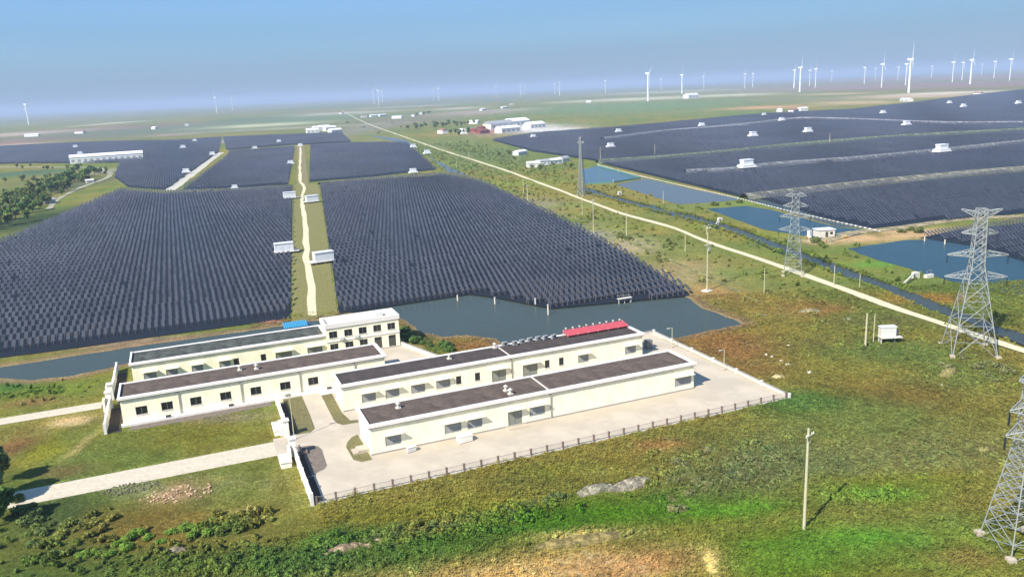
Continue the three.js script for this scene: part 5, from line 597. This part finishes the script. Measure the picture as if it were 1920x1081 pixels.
// ---------------------------------------------------------------- heaps and rubble
const MOUNDS = [];
function mound([x, z], L, W, H, turn, m, name, label, cat, sd) {
  W *= 1.25; H *= 1.35; MOUNDS.push([x, z, L, W, Math.cos(turn), Math.sin(turn)]);
  const g = new THREE.SphereGeometry(1, 56, 18, 0, Math.PI * 2, 0, Math.PI / 2), p = g.attributes.position;
  for (let i = 0; i < p.count; i++) { const a = p.getX(i), b = p.getZ(i), y = p.getY(i), n = fbm(a * 4 + sd, b * 4 + y * 3, 4), e = 1 + 0.45 * (fbm(a * 2.2 + sd * 3, b * 2.2, 2) - 0.5); p.setXYZ(i, a * L * e, y * H * (0.45 + 1.0 * n) - 0.12, b * W * e); }
  g.computeVertexNormals(); const t = thing(name, label, cat, [x, gh(x, z), z], turn); part('heap', g, m, t);
  const cg = new THREE.DodecahedronGeometry(1, 0), n = Math.round(L * 3); for (let k = 0; k < n; k++) { const r = rr(0.5, 1.05), th = rr(0, 6.28), s = rr(0.08, 0.24); const q = part('lump', cg, m, t, true); q.position.set(Math.cos(th) * L * r, 0.05 + (1 - r) * H * 0.6, Math.sin(th) * W * r); q.scale.set(s * 1.5, s, s); q.rotation.set(rr(0, 3), rr(0, 3), 0); } return t;
}
const heapM = (r, g, b) => std(S(r * 0.96, g * 0.94, b * 0.88), 1, { map: rep(texRough, 3.5), bumpMap: rep(texFine, 1.5), bumpScale: 0.08 });
const TH = -0.08;
mound([53.91,-91.69], 3.6, 1.0, 0.8, 0.05, heapM(206, 198, 184), 'gravel_heap', 'right half of the long pale grey heap above the bright crop', 'heap', 1); mound([48.48,-92.72], 3.0, 0.9, 0.7, 0.02, heapM(204, 200, 180), 'gravel_heap', 'left half of the long pale grey heap above the bright crop', 'heap', 2);
mound([13.04,-93.98], 2.6, 0.7, 0.5, 0.05, heapM(214, 190, 160), 'earth_heap', 'pale earth heap at the left end of the ditch', 'heap', 3); mound([18.11,-93.66], 2.8, 0.7, 0.5, 0.12, heapM(212, 192, 166), 'earth_heap', 'pale earth heap along the ditch, middle one', 'heap', 4); mound([24.75,-93.22], 2.0, 0.5, 0.5, 0.08, heapM(214, 196, 166), 'earth_heap', 'pale earth heap at the right end of the ditch bank', 'heap', 5);
mound([-6.65,-103.04], 1.6, 0.5, 0.5, TH, heapM(206, 192, 172), 'earth_heap', 'small pale heap below the dark thicket', 'heap', 6); mound([100.01,-115.58], 1.3, 0.7, 0.6, -0.3, heapM(232, 218, 170), 'sand_heap', 'pale yellow sand heap on the brown soil right of the yard corner', 'heap', 7); mound([128.48,-102.48], 2.4, 0.8, 0.9, 0.2, heapM(206, 194, 128), 'sand_heap', 'straw-coloured heap in the meadow before the tall pylon', 'heap', 8);
mound([40.81,-81.94], 6.5, 0.9, 0.6, -0.22, heapM(190, 174, 112), 'straw_heap', 'long straw-coloured ridge at the top of the stubble', 'heap', 9); mound([2.37,-109.79], 1.3, 0.6, 0.25, TH, heapM(196, 180, 126), 'sand_heap', 'low sandy patch right of the brick rubble', 'heap', 10); mound([4.99,-106.03], 0.5, 0.4, 0.5, TH, heapM(220, 206, 160), 'sand_heap', 'smallest pale lump left of the fence corner', 'heap', 11);
mound([105.78,-76.86], 1.8, 0.4, 0.5, -0.5, heapM(176, 170, 108), 'straw_heap', 'slanting pale reed pile left of the picture-edge pylon', 'heap', 12); mound([136.74,-147.67], 2.6, 0.8, 0.6, -0.4, heapM(196, 190, 150), 'rubble_heap', 'pale rubble bank beyond the brown soil, by the pond tip', 'heap', 13); mound([124.59,-151.24], 1.6, 0.6, 0.4, -0.4, heapM(196, 186, 140), 'rubble_heap', 'pale rubble at the right tip of the pond', 'heap', 14); mound([148.35,-145.05], 1.2, 0.6, 0.4, 0.2, heapM(196, 192, 150), 'rubble_heap', 'pale tuft heap left of the white cabinet', 'heap', 15); mound([139.38,-138.46], 1.5, 0.6, 0.4, 0.2, heapM(176, 184, 132), 'rubble_heap', 'greenish pale heap before the white cabinet', 'heap', 16);
{ // broken bricks beside the wide road, one lying on another
  const [x, z] = [-5.81,-119.72], t = thing('brick_rubble', 'pinkish-brown scatter of broken brick rubble below the wide road', 'rubble', [x, gh(x, z), z], TH), cg = [new THREE.BoxGeometry(0.4, 0.2, 0.3), new THREE.DodecahedronGeometry(0.2, 0), new THREE.BoxGeometry(0.6, 0.14, 0.3)], cm = [std(S(184, 150, 118), 1), std(S(196, 172, 140), 1), std(S(170, 138, 106), 1)];
  for (let k = 0; k < 120; k++) { const r = Math.sqrt(rnd()), th = rr(0, 6.28), q = part('brick', cg[k % 3], cm[(k * 7) % 3], t, true); q.position.set(Math.cos(th) * 5.4 * r, 0.06 + 0.2 * (1 - r) * rnd(), Math.sin(th) * 2.8 * r); q.rotation.set(rr(-0.5, 0.5), rr(0, 3), rr(-0.5, 0.5)); q.scale.setScalar(rr(0.3, 1.0)); }
  const [x2, z2] = [-12.41,-124.42], t2 = thing('stone_rubble', 'grey-green scatter of stones left of the brick rubble', 'rubble', [x2, gh(x2, z2), z2], TH), m2 = heapM(176, 178, 140);
  for (let k = 0; k < 120; k++) { const q = part('stone', cg[1], m2, t2, true), r = Math.sqrt(rnd()), th = rr(0, 6.28); q.position.set(Math.cos(th) * 4 * r, 0.05, Math.sin(th) * 1.8 * r); q.rotation.set(rr(0, 3), rr(0, 3), 0); q.scale.setScalar(rr(0.4, 1.1)); }
}
const stones = [[[107.03,-127.6], .5], [[107.25,-125.9], .5], [[107.04,-122.94], .5], [[106.61,-120.58], .55], [[114.64,-129.72], .4], [[107.15,-115.28], .6], [[121.49,-100.88], .5], [[122.38,-98.81], .6], [[63.82,-99.56], .4]], stG = new THREE.DodecahedronGeometry(0.5, 1).scale(1.2, 0.7, 1);
{ const p = stG.attributes.position; for (let i = 0; i < p.count; i++) { const k = 0.8 + 0.4 * hash(Math.round(p.getX(i) * 50), Math.round(p.getZ(i) * 50)); p.setXYZ(i, p.getX(i) * k, p.getY(i) * k, p.getZ(i) * k); } stG.computeVertexNormals(); }
const stoneWords = ['upper one of a pair on the brown soil', 'lower one of a pair on the brown soil', 'third down the line of white stones', 'last in the line of white stones', 'topmost, apart from the line', 'by the sand heap on its right', 'left one below the straw-coloured heap', 'right one below the straw-coloured heap', 'on the orange soil before the fence'];
stones.forEach(([[x, z], s], i) => { const t = thing('stone', 'white stone ' + stoneWords[i], 'stone', [x, gh(x, z), z], rr(0, 3)); part('block', stG, M.pale, t, true); part('chip', stG, M.pale, t, true).position.set(0.5, -0.1, 0.4); t.children[1].scale.setScalar(0.4); t.scale.setScalar(s * 1.6); });

// ---------------------------------------------------------------- grass, weeds and crop in the near meadow
seed = 99;
{
  const leaves = (n, spread, h, size, tilt, long, sd) => {   // leaves and flattened blades, upper side up
    seed = sd; const pos = [], nor = [], up = new THREE.Vector3(), t = new THREE.Vector3(), b = new THREE.Vector3();
    for (let k = 0; k < n; k++) {
      const a = rr(0, 6.28), e = tilt * rr(0.2, 1); up.set(Math.sin(e) * Math.cos(a), Math.cos(e), Math.sin(e) * Math.sin(a)); t.set(-Math.sin(a + 0.6), 0, Math.cos(a + 0.6)); b.crossVectors(up, t).normalize(); t.crossVectors(b, up).normalize();
      const x = rr(-spread, spread), y = h * rr(0.25, 1), z = rr(-spread, spread), s = size * rr(0.6, 1.3), l = s * long, q = [[0, -l], [s * 0.5, 0], [0, l], [-s * 0.5, 0]].map(([c, d]) => [x + t.x * c + b.x * d, y + t.y * c + b.y * d, z + t.z * c + b.z * d]);
      const g = new THREE.Vector3().subVectors(new THREE.Vector3(...q[1]), new THREE.Vector3(...q[0])).cross(new THREE.Vector3().subVectors(new THREE.Vector3(...q[2]), new THREE.Vector3(...q[0])));
      for (const w of g.y > 0 ? [0, 1, 2, 0, 2, 3] : [0, 2, 1, 0, 3, 2]) { pos.push(...q[w]); const f = up.clone().add(new THREE.Vector3(0, 0.5, 0)).normalize(); nor.push(f.x, f.y, f.z); }
    }
    const g = new THREE.BufferGeometry(); g.setAttribute('position', new THREE.Float32BufferAttribute(pos, 3)); g.setAttribute('normal', new THREE.Float32BufferAttribute(nor, 3)); g.setAttribute('uv', new THREE.Float32BufferAttribute(new Float32Array(pos.length / 3 * 2), 2)); return g;
  };
  const kinds = [leaves(14, 0.34, 0.16, 0.09, 0.7, 1.6, 5), leaves(18, 0.38, 0.38, 0.2, 0.75, 0.8, 6), leaves(16, 0.3, 0.85, 0.1, 1.0, 2.4, 7)], gm = new THREE.MeshPhysicalMaterial({ roughness: 0.95, specularIntensity: 0.1, side: THREE.DoubleSide, transmission: 0.4, thickness: 0 });
  const lists = [[], [], []], c = [0, 0, 0];
  const keep = [new Area([[9, -106.2], [95.5, -106.2], [95.5, -152], [46, -152], [46, -174], [42, -184], [-15, -184], [-15, -148.4], [9, -148.4]])], roads = [[-127, -131.8], [-163, -167.6]];
  seed = 2024; const N = 330000;
  for (let i = 0; i < N; i++) {
    const d = 58 + 150 * Math.pow(rnd(), 1.25), s = rr(-1, 1) * (d * 0.66 + 6), x = s * CH + d * SH, z = s * SH - d * CH;
    if (keep[0].has(x, z) || (x < 14 && roads.some(([a, b]) => z < a + 1.6 && z > b - 0.2)) || pondArea.has(x, z) || stripArea.has(x, z) || fieldAreas[0].has(x, z) || fieldAreas[1].has(x, z)) continue;
    if (MOUNDS.some(([a, b, L, W, q, r]) => { const dx = x - a, dz = z - b, u = (dx * q - dz * r) / (L * 1.1), w = (dx * r + dz * q) / (W * 1.3); return u * u + w * w < 1; })) continue;
    if (x > 60 && (lineDist(CANAL, x, z) < 3.3 || lineDist(ROADLINE, x, z) < 1.9)) continue;
    cover(x, z, c); const green = c[1] / (c[0] + 1e-4), lush = smooth(1.15, 1.9, green), bright = c[0] + c[1], patch = vnoise(x * 0.18 + 4, z * 0.18);
    if (bright > 0.62 && rnd() < 0.75) continue; if (patch < 0.3 && rnd() < 0.5) continue;
    const calm = x < 12 && z < -100 ? 0 : 1;
    const k = !calm ? 0 : rnd() < lush * 0.7 ? 1 : rnd() < (d < 105 ? 0.1 : 0.03) * patch * (x < 45 ? 1 : 0.5) ? 2 : rnd() < 0.45 ? 1 : 0;
    lists[k].push([x, gh(x, z) - 0.03, z, rr(0, 6.28), rr(0.6, 1.25) * (calm ? 1 : 0.6), c[0], c[1], c[2], rr(0.72, 1.3)]);
  }
  const names = ['grass', 'weeds', 'tall_reeds'], lab = ['short olive grass over the near meadow', 'leafy green weeds and crop over the near meadow', 'tall thin reeds scattered in the near meadow'], q = new THREE.Quaternion(), m = new THREE.Matrix4(), up = new THREE.Vector3(0, 1, 0), col = new THREE.Color();
  lists.forEach((L, k) => { const im = new THREE.InstancedMesh(kinds[k], gm, L.length); L.forEach(([x, y, z, a, s, r, g, b, v], i) => { m.compose(new THREE.Vector3(x, y, z), q.setFromAxisAngle(up, a), new THREE.Vector3(s, s, s)); im.setMatrixAt(i, m); im.setColorAt(i, col.setRGB(Math.min(1, r * v * 1.35), Math.min(1, g * v * 1.35), Math.min(1, b * v * 1.2))); }); im.name = numbered(names[k]); im.userData = { kind: 'stuff', label: lab[k], category: 'grass' }; shadowy(im); scene.add(im); console.log(names[k], L.length); });
}
renderer.render(scene, camera);
